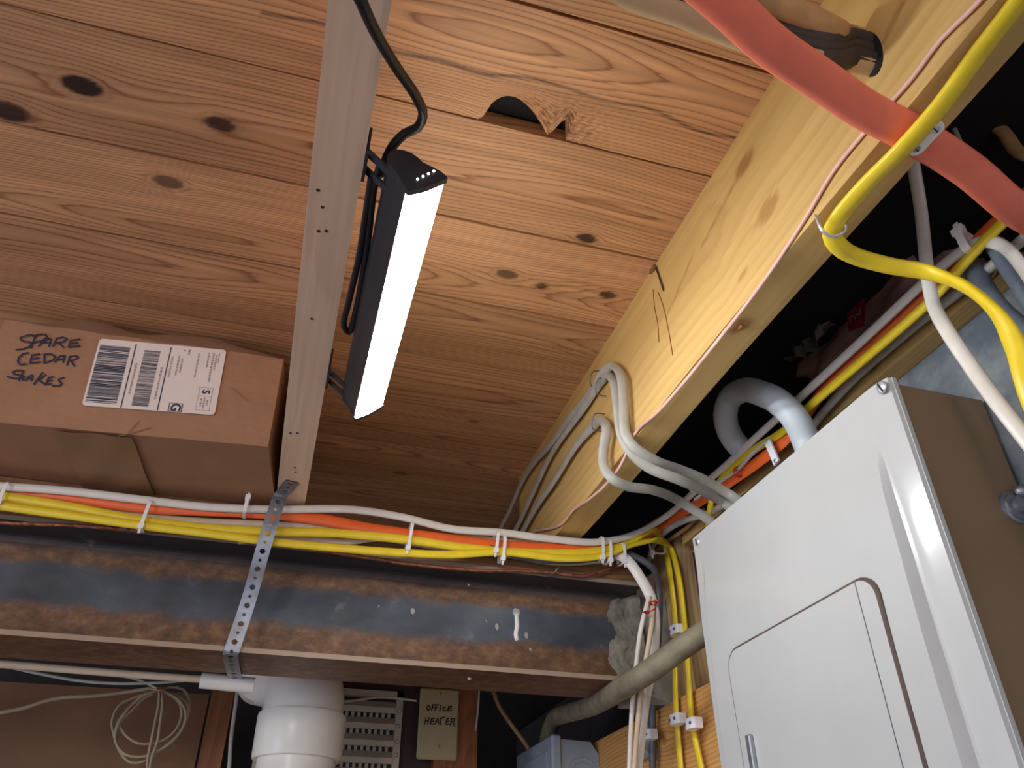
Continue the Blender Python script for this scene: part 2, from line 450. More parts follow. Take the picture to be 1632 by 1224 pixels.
def wood(name, x0, x1, y0, y1, z0, z1, axis, m, parent=None, seed=0, pith=(0.02, 0.05), rings=260, knots=(), res=(.02, .006), amp=.006, edgefn=None, crackfn=None, origin=None, coarse=False):
    """Lumber: six gridded faces carrying the ring distance of the log as 'grain' and the knots as 'knot'."""
    ai = 'xyz'.index(axis)
    lo = [x0, y0, z0]; hi = [x1, y1, z1]
    o = [i for i in range(3) if i != ai]
    c0 = [(lo[i] + hi[i]) / 2 for i in range(3)]
    mb = MB(); G = []; K = []
    def field(p):
        a = p[:, ai] - c0[ai]; b = p[:, o[0]] - c0[o[0]]; c = p[:, o[1]] - c0[o[1]]
        kn = np.zeros(len(a)); g2 = np.zeros(len(a))
        bb, cc = b.copy(), c.copy()
        for (kp, r0, dk) in knots:
            # knot runs through the piece perpendicular to the face it was seen on
            kp = np.array(kp)
            da = (p[:, ai] - kp[ai]) / 1.7
            near = [abs(kp[i] - lo[i]) < .004 or abs(kp[i] - hi[i]) < .004 for i in o]
            u = 1 if near[0] else 0            # cross axis lying in the face
            db = p[:, o[u]] - kp[o[u]]
            d2 = da * da + db * db
            s = np.clip(1.6 * r0 * r0 / (d2 + .35 * r0 * r0), 0, 1.0)
            if u == 0: bb = bb - db * s
            else: cc = cc - db * s
            d = np.sqrt(d2)
            kk = np.clip((1.08 * r0 - d) / (.22 * r0), 0, 1) * dk
            ringk = np.maximum(np.clip((1.6 * r0 - d) / (.4 * r0), 0, 1) * .10, np.clip(1 - np.abs(d - 1.42 * r0) / (.14 * r0), 0, 1) * .30) * dk
            kn = np.maximum(kn, np.maximum(kk, ringk))
        w1 = wavy(a, seed + 1, 2.2); w2 = wavy(a, seed + 2, 1.3)
        r = np.sqrt((bb - pith[0] + amp * w1) ** 2 + (cc - pith[1] + amp * 1.6 * w2) ** 2 + 1e-8)
        if crackfn: kn = np.maximum(kn, crackfn(p))
        return r * rings, kn
    for fi in range(3):
        for side in (0, 1):
            u, v = [i for i in range(3) if i != fi]
            if coarse and not (fi == 2 and side == 0): R2 = (.1, .05)
            else: R2 = res
            nu = max(1, int((hi[u] - lo[u]) / (R2[0] if u == ai else R2[1])))
            nv = max(1, int((hi[v] - lo[v]) / (R2[0] if v == ai else R2[1])))
            U, V = np.meshgrid(np.linspace(lo[u], hi[u], nu + 1), np.linspace(lo[v], hi[v], nv + 1), indexing='ij')
            p = np.zeros((U.size, 3)); p[:, u] = U.ravel(); p[:, v] = V.ravel(); p[:, fi] = hi[fi] if side else lo[fi]
            g, k = field(p)
            if edgefn: p = edgefn(p)
            n = len(mb.v)
            mb.v += [tuple(q) for q in p]
            G += list(g); K += list(k)
            flip = (side == 1) ^ (fi == 1)
            for i in range(nu):
                for j in range(nv):
                    a = n + i * (nv + 1) + j
                    f = (a, a + nv + 1, a + nv + 2, a + 1)
                    mb.f.append(f if flip else f[::-1])
    mb.a = {'grain': G, 'knot': K}
    return mb.build(name, m, parent, origin=origin)

# ================================================================ SETTING
def struct(o): o['kind'] = 'structure'; return o
mb = MB(); mb.box(-2.8, 1.4, -2.6, 2.6, -.08, 0); struct(mb.build('floor', FLOORM))
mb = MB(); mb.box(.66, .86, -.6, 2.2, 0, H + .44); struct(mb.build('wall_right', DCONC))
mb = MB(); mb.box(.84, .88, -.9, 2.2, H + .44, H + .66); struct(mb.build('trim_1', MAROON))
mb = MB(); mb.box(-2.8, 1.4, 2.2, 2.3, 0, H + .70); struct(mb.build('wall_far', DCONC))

# subfloor boards overhead, each its own piece
ceil = struct(empty('ceiling', (0, .6, H + .66)))
ZC = H + .66
SEAMS = [-.170, -.040, .091, .221, .352, .479, .613, .747, .877, 1.005, 1.131, 1.262, 1.392, 1.522, 1.652, 1.782]
KN = [(-0.2632,0.5470,2.2600),(-0.1379,0.5556,2.2600),(-0.1916,0.6477,2.2600),(-0.3369,0.5982,2.2600),(0.2696,0.6014,2.2600),(0.1973,0.6854,2.2600),(0.2440,0.6946,2.2600),(0.3301,0.6869,2.2600),(0.2408,1.0267,2.2600),(0.1607,1.2291,2.2600)]
KR = [.0115, .009, .0095, .012, .0075, .0085, .005, .007, .006, .007]
KD = [1, .9, .75, .95, .95, .75, .8, .85, .5, .35]
HOLE = [(0.1118,0.4785,2.2600),(0.1249,0.4626,2.2600),(0.1500,0.4605,2.2600),(0.1783,0.4771,2.2600)]
HX0, HX1 = HOLE[0][0], HOLE[3][0]
def hole_edge(p):
    # the board with the loose knot: its far edge bows away round the missing knot
    q = p.copy()
    s = np.clip((p[:, 0] - HX0) / (HX1 - HX0), 0, 1)
    prof = .034 * np.sin(np.pi * s ** .62) ** .8
    s2 = np.clip((p[:, 0] - HX1 - .003) / .016, 0, 1)
    prof = prof + .022 * np.sin(np.pi * s2 ** 1.6) ** .7
    y1 = .4775; w = np.clip((p[:, 1] - (y1 - .05)) / .05, 0, 1)
    q[:, 1] -= prof * w ** 1.2
    # torn grain beside the hole
    d = ((p[:, 0] - (HX1 + .012)) / .045) ** 2 + ((p[:, 1] - .462) / .03) ** 2
    tear = np.exp(-d * 1.3)
    nz = np.sin(p[:, 0] * 900 + np.sin(p[:, 1] * 350) * 2.5) * np.sin(p[:, 1] * 420 + p[:, 0] * 300) + .6 * np.sin(p[:, 0] * 1700 - p[:, 1] * 900)
    low = np.abs(p[:, 2] - ZC) < 1e-4
    q[:, 2] += np.where(low, tear * (.0018 * nz + .0018), 0)
    return q
def hole_crack(p):
    # a long drying crack through the same board
    yc = .425 + .004 * np.sin(p[:, 0] * 21) + .0025 * np.sin(p[:, 0] * 60 + 1) - .006 * np.exp(-((p[:, 0] - .13) / .03) ** 2)
    k = np.clip(1 - np.abs(p[:, 1] - yc) / .0026, 0, 1) * (p[:, 0] > -.1)
    d = ((p[:, 0] - (HX1 + .012)) / .05) ** 2 + ((p[:, 1] - .462) / .028) ** 2
    tear = np.exp(-d * 1.6) * np.clip(np.sin(p[:, 0] * 700 + p[:, 1] * 240) * .5 + .35, 0, 1) * .55
    return np.maximum(k * .9, tear)
for i in range(len(SEAMS) - 1):
    a, b = SEAMS[i] + .0010 + .0011 * ((i * 7) % 5) / 4, SEAMS[i + 1] - .0012 - .0008 * ((i * 3) % 4) / 3
    kk = [(KN[j], KR[j], KD[j]) for j in range(len(KN)) if a - .004 < KN[j][1] < b + .004]
    vis = .2 < b and a < 1.4
    special = abs(SEAMS[i] - .352) < .01
    rs = (.0045, .0026) if vis else (.08, .03)
    if special:
        kk = [((.155, .474, ZC), .030, .0), ((.07, .50, ZC), .02, 0)]
        rs = (.004, .0025)
    wood('board', -.95 if not vis else (-.95 if not special else -.62), 1.0 if not vis else .80, a, b, ZC, ZC + .019, 'x', W_BOARD, ceil, seed=11 * i + 3,
         pith=(rng.uniform(-.05, .05), rng.choice([-1, 1]) * rng.uniform(.03, .07)) if not special else (-.02, -.05), rings=rng.uniform(230, 330),
         knots=kk, res=rs, amp=rng.uniform(.0025, .0065), coarse=not special, edgefn=hole_edge if special else None, crackfn=hole_crack if special else None)
mb = MB(); mb.box(-2.8, 1.4, -2.6, 2.3, ZC + .0235, ZC + .034); mb.build('underlay', DARKSHEET, ceil)

# ================================================================ JOISTS
def wane(p):
    q = p.copy()
    low = np.clip(1 - (p[:, 2] - (H + .475)) / .012, 0, 1)
    q[:, 0] += low * .0016 * np.sin(p[:, 1] * 9.0)
    return q
jo = wood('floor_joist', -.0335, .0045, -.10, 1.19, H + .475, H + .66, 'y', W_JOISTO, seed=71, pith=(.03, .12), rings=150, res=(.03, .006), amp=.004,
     )
for q in [(-0.0262,0.4422,2.0750),(-0.0213,0.4591,2.0750),(-0.0219,0.4864,2.0750),(-0.0159,0.4846,2.0750),(-0.0182,0.6035,2.0750),(-0.0252,0.8216,2.0750),(-0.0175,0.8194,2.0750),(-0.0150,0.9049,2.0750),(-0.0135,0.9163,2.0750)]:
    mb = MB(); mb.cyl(q, (q[0], q[1], q[2] - .0006), .0016, .0014, 8); mb.build('nail_hole', BLACKOLD, jo)
tag(jo, 'pinkish joist with the lit lamp and a strap end on its underside', 'joist')
kj = [(q, r, d) for q, r, d in zip([(0.3650,0.4249,2.2171),(0.3650,0.4113,2.1382),(0.3650,0.3525,2.0181)], (.010, .011, .004), (.8, .6, .4))]
kj += [([(0.3782,0.4990,2.0750)][0], .008, .9)]
def jcrack(p):
    y, z = p[:, 1], p[:, 2] - H
    k = np.zeros(len(y))
    face = p[:, 0] < .367
    for (ya, za, yb, zb, w) in JCR:
        t = np.clip((y - ya) / (yb - ya), 0, 1); zc = za + (zb - za) * t
        ins = (y > min(ya, yb)) & (y < max(ya, yb))
        k = np.maximum(k, np.where(face & ins, np.clip(1 - np.abs(z - zc) / w, 0, 1) * .75, 0))
    return k
JC = [(0.3650,0.2954,2.2370),(0.3650,0.3076,2.2397),(0.3650,0.2479,2.1450),(0.3650,0.2176,2.1583),(0.3650,0.4576,2.1061),(0.3650,0.4751,2.1056),(0.3650,0.4199,2.2178),(0.3650,0.5174,2.1959),(0.3650,0.5375,2.2009),(0.3650,0.6071,2.1730)]
JCR = [(JC[i][1], JC[i][2] - H, JC[i + 1][1], JC[i + 1][2] - H, w) for i, w in zip(range(0, 10, 2), (.0045, .0045, .0042, .0036, .0030))]
jr = wood('floor_joist', .365, .4035, -.10, 1.19, H + .475, H + .66, 'y', W_JOIST, seed=23, pith=(.06, .03), rings=95, res=(.008, .0045), amp=.006, knots=kj, crackfn=jcrack, edgefn=wane)
tag(jr, 'broad pale yellow pine joist carrying stapled white cables beside the panel', 'joist')
SS = [(0.3646,0.6322,2.2302),(0.3646,0.6350,2.2050),(0.3646,0.6329,2.1794),(0.3646,0.6360,2.1540),(0.3646,0.6215,2.2171),(0.3646,0.6142,2.1861),(0.3646,0.6111,2.1487),(0.3646,0.6104,2.1166)]
for sq in (SS[:4], SS[4:]):
    mb = MB(); mb.tube(sq, .0016, .0010, (-1, 0, 0), n=6, step=.005); tag(mb.build('sap_streak', SAP, jr, smooth=True), 'thin dried sap streak')
wc = [(0.3645,0.6331,2.2616),(0.3645,0.6172,2.2535),(0.3645,0.6079,2.2094)]
mb = MB(); mb.obox((Vector(wc[0]) + Vector(wc[1])) / 2, (0, 1, .3), (0, -.3, 1), (1, 0, 0), .006, .004, .002); mb.build('wood_chip', W_NAILER, jr)
mb = MB(); mb.ribbon([wc[1], wc[2]], .0035, (-1, 0, 0), .0006); mb.build('nail_gouge', BLACKOLD, jr)
kq = [(0.3780,0.4987,2.0748),(0.3781,0.5047,2.0748)]
mb = MB(); mb.tube([Vector(kq[0]) + Vector((0, 0, -.0005)), Vector(kq[1]) + Vector((0, 0, -.001))], .004, .002, (0, 0, -1), n=8); tag(mb.build('resin_bead', SAP, jr, smooth=True), 'resin bead on the knot')
j3 = wood('floor_joist', .77, .808, -.10, 1.6, H + .475, H + .66, 'y', W_JOISTO, seed=29, pith=(.03, .09), rings=150, res=(.1, .03))
tag(j3, 'unlit joist in the dark bay above the electrical panel', 'joist')

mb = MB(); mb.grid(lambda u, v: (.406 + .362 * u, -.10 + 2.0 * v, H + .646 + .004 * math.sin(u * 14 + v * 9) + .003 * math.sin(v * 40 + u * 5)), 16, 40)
tag(mb.build('bay_shade_sheet', DARKSHEET, smooth=True), 'added black sheet painting shade into the bay above the panel', 'lining')  # added sheet, coloured black to imitate the shade in this bay

# ================================================================ STEEL BEAM
YB = 1.02
def ibeam():
    y0, y1, z0, z1, tf, tw, r = YB, YB + .1026, H + .2774, H + .4205, .0062, .006, .009
    yc = (y0 + y1) / 2
    arc = lambda cy, cz, a0, a1: [(cy + r * math.cos(a), cz + r * math.sin(a)) for a in np.linspace(a0, a1, 5)]
    P = [(y0, z0), (y1, z0), (y1, z0 + tf)]
    P += arc(yc + tw / 2 + r, z0 + tf + r, -math.pi / 2, -math.pi)
    P += arc(yc + tw / 2 + r, z1 - tf - r, math.pi, math.pi / 2)
    P += [(y1, z1 - tf), (y1, z1), (y0, z1), (y0, z1 - tf)]
    P += arc(yc - tw / 2 - r, z1 - tf - r, math.pi / 2, 0)
    P += arc(yc - tw / 2 - r, z0 + tf + r, 0, -math.pi / 2)
    P += [(y0, z0 + tf)]
    return P
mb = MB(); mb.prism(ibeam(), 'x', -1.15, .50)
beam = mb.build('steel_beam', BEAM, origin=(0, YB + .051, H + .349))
tag(beam, 'rusty blue grey steel I-beam with white paint drips under the cable bundle', 'beam')
WEB = YB + .0483
def drip(px, rx, rz, tail=0.0):
    m = MB(); x, y, z = px
    m.grid(lambda u, v: (x + rx * math.sin(math.pi * u) * math.cos(2 * math.pi * v), y + .0004 - .0022 * abs(math.sin(math.pi * u)) * abs(math.sin(math.pi * v)),
                         z + rz * math.cos(math.pi * u)), 8, 12)
    if tail: m.tube([(x, y, z - rz * .3), (x + .001, y, z - tail * .5), (x - .001, y, z - tail * .8), (x + .001, y, z - tail)], .0065, .003, (0, -1, 0), step=.004)
    return m.build('paint_drip', PAINT, beam, smooth=True)
DR = [(0.3216,1.0683,1.9753),(0.1717,1.0683,1.9634),(0.2509,1.0683,2.0111),(0.2927,1.0683,1.9520),(0.3362,1.0683,1.9433),(0.3415,1.0683,1.9243),(0.2770,1.0683,1.9587),(0.1244,1.0683,1.9661)]
for (p, rx, rz, tl) in zip(DR, (.006, .0035, .0035, .003, .003, .002, .0015, .0015), (.0065, .0045, .004, .005, .005, .0025, .002, .002), (.040, 0, 0, 0, 0, 0, 0, 0)):
    drip(p, rx, rz, tl)
ub = [(0.2530,1.0617,1.8774)][0]
m_ = MB(); m_.cyl((ub[0], ub[1], ub[2]), (ub[0], ub[1], ub[2] - .002), .003, .0015, 10); m_.build('paint_drip', PAINT, beam, smooth=True)

nl = wood('nailer_plank', -1.15, .492, YB + .002, YB + .105, H + .421, H + .4708, 'x', W_NAILER, seed=3, pith=(.05, .05), rings=220, res=(.03, .006))
tag(nl, 'brown nailer plank lying on top of the steel beam', 'plank')

# concrete pier taking the beam end, with smeared mortar
pier = empty('concrete_pier', (.57, 1.2, H + .2), 'grey concrete pier where the steel beam ends', 'pier')
def pierf(x0, x1, y, z0, z1, lean):
    return lambda u, v: (x0 + (x1 - x0) * u + lean * (1 - v) + (1 - u) * (.003 * math.sin(v * 13 + z0) + .002 * math.sin(v * 31)),
                         y + .002 * math.sin(v * 11 + u * 5) + .0012 * math.sin(v * 37 + u * 23) * math.sin(u * 19), z0 + (z1 - z0) * v)
mb = MB()
mb.grid(pierf(.492, .5635, 1.072, H + .262, H + .42, .004), 20, 30)
mb.grid(pierf(.530, .5485, 1.125, H + .20, H + .30, .006), 12, 20)
mb.box(.500, .5635, 1.075, 1.14, H + .27, H + .42); mb.box(.540, .5485, 1.128, 1.17, H + .205, H + .30)
mb.build('pier_block', CONC, pier, smooth=True, angle=50)
mb = MB()
def mort(u, v):
    z = H + .282 + .134 * v
    fb = lambda a, b, c: mnoise.fractal(Vector((a, b, c)), 1.0, 2.0, 5)
    xe = .462 + .016 * fb(v * 3.1, 1.7, 0) + .05 * max(0, v - .80) + .03 * max(0, .10 - v)
    x = xe + (.512 - xe) * u
    n_ = .0045 * fb(u * 2.5, v * 5.5, 3.1) + .0018 * fb(u * 9, v * 20, 7.7)
    return (x, WEB + .001 - min(1, u * 3.2) * (.0028 + n_ * .8) - (u ** 2.2) * .012, z)
mb.grid(mort, 40, 60)
tag(mb.build('mortar', CONCD, pier, smooth=True), 'rough smeared mortar over the beam end')

# ================================================================ TIMBER ON THE PANEL WALL
po = wood('timber_post', .565, .655, 1.017, 1.105, H + .266, H + .503, 'z', W_POST, seed=41, pith=(.02, .06), rings=260, res=(.02, .0045))
tag(po, 'weathered upright timber post between the beam end and the panel', 'post')
rl = wood('timber_rail',   .550, .590, .86, 1.62, H - .25, H + .265, 'y', W_RAIL, seed=47, pith=(.03, -.12), rings=170, res=(.012, .005), amp=.009,
          knots=[(q, .006, .6) for q in [(0.5500,1.1010,1.8215)]])
tag(rl, 'wide orange fir board behind the two clipped yellow cables', 'board')
lg = wood('ledger_strip', .566, .60, .36, 1.0, H + .479, H + .4965, 'y', W_JOIST, seed=53, pith=(.05, .05), rings=240, res=(.012, .004), amp=.006,
          knots=[(q, .004, .7) for q in [(0.5660,0.5418,2.0930)]])
tag(lg, 'thin wooden ledger strip running just above the panel top', 'strip')
mb = MB(); mb.box(.588, .60, -.10, .86, H - .5, H + .478)
bs = mb.build('backing_sheet', SHEET)
tag(bs, 'mottled blue grey backing sheet behind the brown panel side', 'sheet')
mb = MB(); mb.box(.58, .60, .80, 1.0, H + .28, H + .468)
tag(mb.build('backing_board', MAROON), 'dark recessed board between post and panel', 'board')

# ================================================================ ELECTRICAL PANEL
pan = empty('electrical_panel', (.53, .63, H - .33), 'large grey electrical panel with brown side and glossy front', 'panel')
XF = .477
PY0, PY1, PZ0, PZ1 = .450, .817, H - .33, H + .4015
mb = MB(); mb.box(XF + .0110, .585, PY0 + .003, PY1 - .003, PZ0 + .004, PZ1 - .003, .002)
tag(mb.build('cabinet_body', PANELB, pan), 'brown grey enamel cabinet side')
ss = lambda a, b, x: (lambda t: t * t * (3 - 2 * t))(min(1, max(0, (x - a) / (b - a))))
def cover(u, v):
    y = PY0 + (PY1 - PY0) * u; z = PZ0 + (PZ1 - PZ0) * v; r = z - H
    w = .478 + .0 * r
    top = 1 - ss(.29, .372, r)                       # the raised field tapers out below the top edge
    rise = ss(.4780, .4830, y) * (1 - ss(.797, .803, y) * .6)
    d = (.0085 * top + .0035 * (1 - ss(.16, .31, r))) * rise
    # shallow dent lines of a pressed cover
    d -= .0012 * math.exp(-((y - .62) / .006) ** 2) * (1 - ss(.1, .2, r))
    d -= 6.0 * max(0.0, .4785 - y) ** 2                 # the free edge of the cover rolls back a little
    if u == 0: d -= .006
    return (XF - d, y, z)
mb = MB(); mb.grid(cover, 190, 100)
n0 = len(mb.v)
E_ = .004
mb.box(XF + .0078, XF + .012, PY0, PY1, PZ0, PZ1); mb.box(XF + .0008, XF + .008, PY0 + .03, PY1, PZ0, PZ1)
cv = mb.build('cover', PANELG, pan, smooth=True, angle=30)
tag(cv, 'pressed grey front cover')
# door with rounded upper corners, hinge side gap
def rrect(y0, y1, z0, z1, r, n=8):
    P = [(y0, z0), (y1, z0)]
    P += [(y1 - r + r * math.cos(a), z1 - r + r * math.sin(a)) for a in np.linspace(0, math.pi / 2, n)]
    P += [(y0 + r + r * math.cos(a), z1 - r + r * math.sin(a)) for a in np.linspace(math.pi / 2, math.pi, n)]
    return P
mb = MB(); mb.prism(rrect(.5140, .7602, H - .27, H + .2446, .021), 'x', XF - .0128, XF - .0070)
mb.build('door_gap_shade', GAPM, pan)  # dark plate standing in for the shade in the gap round the door
mb = MB(); mb.prism(rrect(.5180, .7585, H - .268, H + .2425, .019), 'x', XF - .0133, XF - .0072)
door = mb.build('door', PANELG, pan)
mb = MB(); mb.prism([(.5375, H - .268), (.5383, H - .268), (.5383, H + .242), (.5375, H + .242)], 'x', XF - .0137, XF - .0132); mb.build('hinge_line', DGREY, door)
mb = MB(); mb.box(XF - .0185, XF - .0130, .733, .741, H + .02, H + .158, .0012); mb.build('latch', ZINC, door)
def screw(name, c, r, parent, m=CHROME, axis=(-1, 0, 0), slot=(0, .35, 1)):
    o = MB(); ax = Vector(axis); c = Vector(c)
    o.lathe(c, ax, [(r * 1.0, 0), (r * .99, r * .14), (r * .86, r * .30), (r * .5, r * .40), (0.0001, r * .42)], 20)
    h = o.build(name, m, parent, smooth=True)
    q = MB(); q.obox(c + ax * r * .36, slot, Vector(slot).cross(ax), ax, r * .85, r * .14, r * .12)
    q.build('slot', BLACK, h)
    return h
SP = [(0.4770,0.8057,1.9924),(0.4770,0.4566,1.9928)]
screw('cover_screw', SP[0], .0050, pan)
screw('cover_screw', SP[1], .0058, pan)
# side fitting at the right edge
sk = [(0.5693,0.4480,1.8863)][0]
mb = MB(); mb.lathe((sk[0], PY0 + .003, sk[2]), (0, -1, 0), [(.0145, 0), (.0145, .002), (.0125, .003), (.0122, .0055), (.008, .006), (.008, .010), (.0001, .0105)], 28)
tag(mb.build('side_knockout_plug', ZINC, pan, smooth=True, angle=35), 'grey round plug on the side')
mb = MB(); mb.lathe((sk[0] + .004, PY0 - .004, sk[2] + .012), (0, -1, 0), [(.005, 0), (.005, .006), (.0001, .007)], 14); mb.build('plug_screw', ZINC, pan, smooth=True)

# ================================================================ GREY JUNCTION BOX
jb = empty('junction_box', (.51, 1.42, H + .10), 'small blue grey junction box below the flexible conduit', 'box')
mb = MB(); mb.prism([(.482, H + .10), (.549, H + .10), (.549, H + .243), (.535, H + .262), (.482, H + .264)], 'y', 1.347, 1.54)
mb.build('box_body', BOXG, jb)
mb = MB(); mb.box(.464, .4812, 1.342, 1.548, H + .095, H + .2705, .003)
lid = mb.build('lid', BOXG, jb)
mb = MB(); mb.box(.462, .4645, 1.365, 1.525, H + .09, H + .248, .0015); mb.build('raised_field', BOXG, lid)
kc = (.518, 1.347, H + .222)
mb = MB()
for r in (.027, .019):
    mb.tube([(kc[0] + r * math.cos(a), kc[1], kc[2] - .012 + r * math.sin(a)) for a in np.linspace(.2, 2 * math.pi + .2, 30)], .0022, .0016, (0, -1, 0), n=6, step=.004)
mb.build('knockout_rings', BOXG, jb, smooth=True)

# ================================================================ BACK WALL UNDER THE BEAM
mb = MB(); mb.box(-1.1, -.10, 1.50, 1.515, H - .4, H + .334)
pl_ = mb.build('plywood_panel', PLY); tag(pl_, 'brown plywood panel behind the hanging wire coil', 'panel')
st = wood('wall_stud', -.0935, -.058, 1.46, 1.55, H - .4, H + .353, 'z', W_STUD, seed=61, pith=(.03, .06), rings=230, res=(.02, .006), knots=[((-.076, 1.46, H + .338), .003, .8)])
tag(st, 'reddish stud beside the white drain pipe', 'stud')
st = wood('wall_stud', .285, .361, 1.442, 1.53, H - .4, H + .45, 'z', W_STUD, seed=67, pith=(.03, .06), rings=230, res=(.02, .006))
tag(st, 'reddish stud holding the ivory switch plate', 'stud')
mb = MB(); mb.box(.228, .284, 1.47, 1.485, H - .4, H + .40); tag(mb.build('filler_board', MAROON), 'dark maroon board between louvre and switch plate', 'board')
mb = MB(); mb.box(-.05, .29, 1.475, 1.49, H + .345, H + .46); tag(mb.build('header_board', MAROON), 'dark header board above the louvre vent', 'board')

lv = empty('louvre_vent', (.12, 1.47, H - .1), 'pale slatted louvre vent beside the white drain pipe', 'vent')
mb = MB()
mb.box(.216, .2275, 1.452, 1.47, H - .12, H + .3475); mb.box(-.01, .2275, 1.452, 1.47, H + .3375, H + .3475); mb.box(-.01, .0, 1.452, 1.47, H - .12, H + .3475)
mb.build('frame', LOUV, lv)
zt = [.3315 - .0268 * k for k in range(8)]
for k, z in enumerate(zt):
    mb = MB()
    mb.prism([(1.449, H + z - .0200), (1.4515, H + z - .0212), (1.464, H + z - .0015), (1.462, H + z), (1.4492, H + z - .012)], 'x', .001, .2155)
    mb.build('slat', LOUV, lv)
mb = MB()
for k in range(8):
    for q in range(20): mb.box(.004 + q * .0105, .009 + q * .0105, 1.463, 1.466, H + zt[k] - .0275, H + zt[k] - .0195)
mb.build('mesh_bars', LOUV, lv)
mb = MB(); mb.box(-.01, .226, 1.469, 1.474, H - .12, H + .347); mb.build('backing', BLACK, lv)
for q in [(0.2275,1.4821,1.9150),(0.2275,1.4906,1.8905),(0.2275,1.4990,1.8663),(0.2275,1.5152,1.8445)]:
    mb = MB(); mb.cyl((.2215, 1.452, q[2]), (.2215, 1.447, q[2]), .0035, .002, 10); mb.build('rivet', LOUV, lv, smooth=True)

# switch plate with handwriting
wp = empty('switch_plate', (.30, 1.44, H + .235), 'ivory blank switch plate with OFFICE HEATER handwritten on it', 'plate')
WPc = [(0.2528,1.4320,1.9532),(0.3232,1.4320,1.9567),(0.2559,1.4320,1.8376),(0.3250,1.4320,1.8396)]
mb = MB(); mb.box(WPc[0][0] + .001, WPc[1][0] + .001, 1.432, 1.441, WPc[2][2], WPc[0][2], .003); mb.build('plate', PLATE, wp)
for q in [(0.2889,1.4320,1.9438),(0.2910,1.4320,1.8568)]:
    screw('plate_screw', q, .0035, wp, PLATE, (0, -1, 0), (.25, 0, 1))
TXT2 = [[(0.2698,1.4320,1.9238),(0.2667,1.4320,1.9209),(0.2670,1.4320,1.9160),(0.2703,1.4320,1.9154),(0.2727,1.4320,1.9199),(0.2698,1.4320,1.9238)],
 [(0.2768,1.4320,1.9248),(0.2748,1.4320,1.9155)], [(0.2766,1.4320,1.9246),(0.2807,1.4320,1.9254)], [(0.2757,1.4320,1.9200),(0.2796,1.4320,1.9208)],
 [(0.2829,1.4320,1.9246),(0.2809,1.4320,1.9158)], [(0.2827,1.4320,1.9245),(0.2870,1.4320,1.9254)], [(0.2816,1.4320,1.9201),(0.2855,1.4320,1.9212)],
 [(0.2908,1.4320,1.9251),(0.2896,1.4320,1.9148)],
 [(0.3001,1.4320,1.9226),(0.2961,1.4320,1.9210),(0.2948,1.4320,1.9176),(0.2971,1.4320,1.9157),(0.3011,1.4320,1.9168)],
 [(0.3108,1.4320,1.9245),(0.3053,1.4320,1.9234),(0.3037,1.4320,1.9165),(0.3111,1.4320,1.9171)], [(0.3043,1.4320,1.9200),(0.3098,1.4320,1.9210)],
 [(0.2658,1.4320,1.9029),(0.2643,1.4320,1.8918)], [(0.2710,1.4320,1.9033),(0.2696,1.4320,1.8926)], [(0.2650,1.4320,1.8972),(0.2702,1.4320,1.8981)],
 [(0.2802,1.4320,1.9024),(0.2754,1.4320,1.9012),(0.2744,1.4320,1.8931),(0.2811,1.4320,1.8935)], [(0.2748,1.4320,1.8973),(0.2801,1.4320,1.8982)],
 [(0.2818,1.4320,1.8932),(0.2864,1.4320,1.9028),(0.2891,1.4320,1.8939)], [(0.2833,1.4320,1.8966),(0.2882,1.4320,1.8973)],
 [(0.2927,1.4320,1.9038),(0.2916,1.4320,1.8924)], [(0.2900,1.4320,1.9032),(0.2984,1.4320,1.9052)],
 [(0.3070,1.4320,1.9039),(0.3026,1.4320,1.9027),(0.3017,1.4320,1.8943),(0.3074,1.4320,1.8946)], [(0.3022,1.4320,1.8986),(0.3067,1.4320,1.8995)],
 [(0.3108,1.4320,1.9033),(0.3094,1.4320,1.8930)], [(0.3108,1.4320,1.9033),(0.3158,1.4320,1.9044),(0.3172,1.4320,1.9021),(0.3149,1.4320,1.8993),(0.3103,1.4320,1.8986)], [(0.3132,1.4320,1.8989),(0.3174,1.4320,1.8916)]]
mb = MB()
for s_ in TXT2: mb.ribbon(s_, .0021, (0, -1, 0), .0004)
tag(mb.build('handwriting', BLACK, wp), 'black marker words OFFICE HEATER')

# white drain pipe
PX, PYp = .0525, 1.300
dp = empty('drain_pipe', (PX, PYp, H - .35), 'thick white plastic drain pipe under the steel beam', 'pipe')
mb = MB(); mb.lathe((PX, PYp, H - .35), (0, 0, 1), [(.0565, 0), (.0565, .575)], 48); mb.build('pipe', PVC, dp, smooth=True)
mb = MB(); mb.lathe((PX, PYp, H), (0, 0, 1), [(.0570, .205), (.0635, .205), (.0645, .207), (.0655, .262), (.0648, .2665), (.060, .2668)], 48); mb.build('hub_collar', PVC, dp, smooth=True, angle=40)
mb = MB()
pts = [(PX, PYp, H + .255), (PX, PYp, H + .285), (PX - .006, PYp + .02, H + .315), (PX - .03, PYp + .06, H + .345), (PX - .07, PYp + .1, H + .36)]
mb.tube(pts, .119, .119, (0, -1, 0), n=40, step=.012); mb.build('elbow', PVC, dp, smooth=True)
# narrow cream conduit along the underside of the beam, ending in a sleeve
cr = empty('cream_conduit', (-.3, 1.145, H + .29), 'narrow cream conduit along the underside of the steel beam', 'conduit')
mb = MB(); mb.tube([(-1.1, 1.145, H + .268)] + [(-0.3720,1.1450,1.8756),(-0.3301,1.1450,1.8756),(-0.2136,1.1450,1.8739),(-0.0870,1.1450,1.8731)], .0095, None, (0, 0, 1), n=12); mb.build('tube', CREAM, cr, smooth=True)
mb = MB(); mb.tube([(-0.0911,1.1500,1.8732),(-0.0224,1.1500,1.8706)], .0205, None, (0, 0, 1), n=20); tag(mb.build('sleeve', PVC, cr, smooth=True, angle=50), 'wider white sleeve')

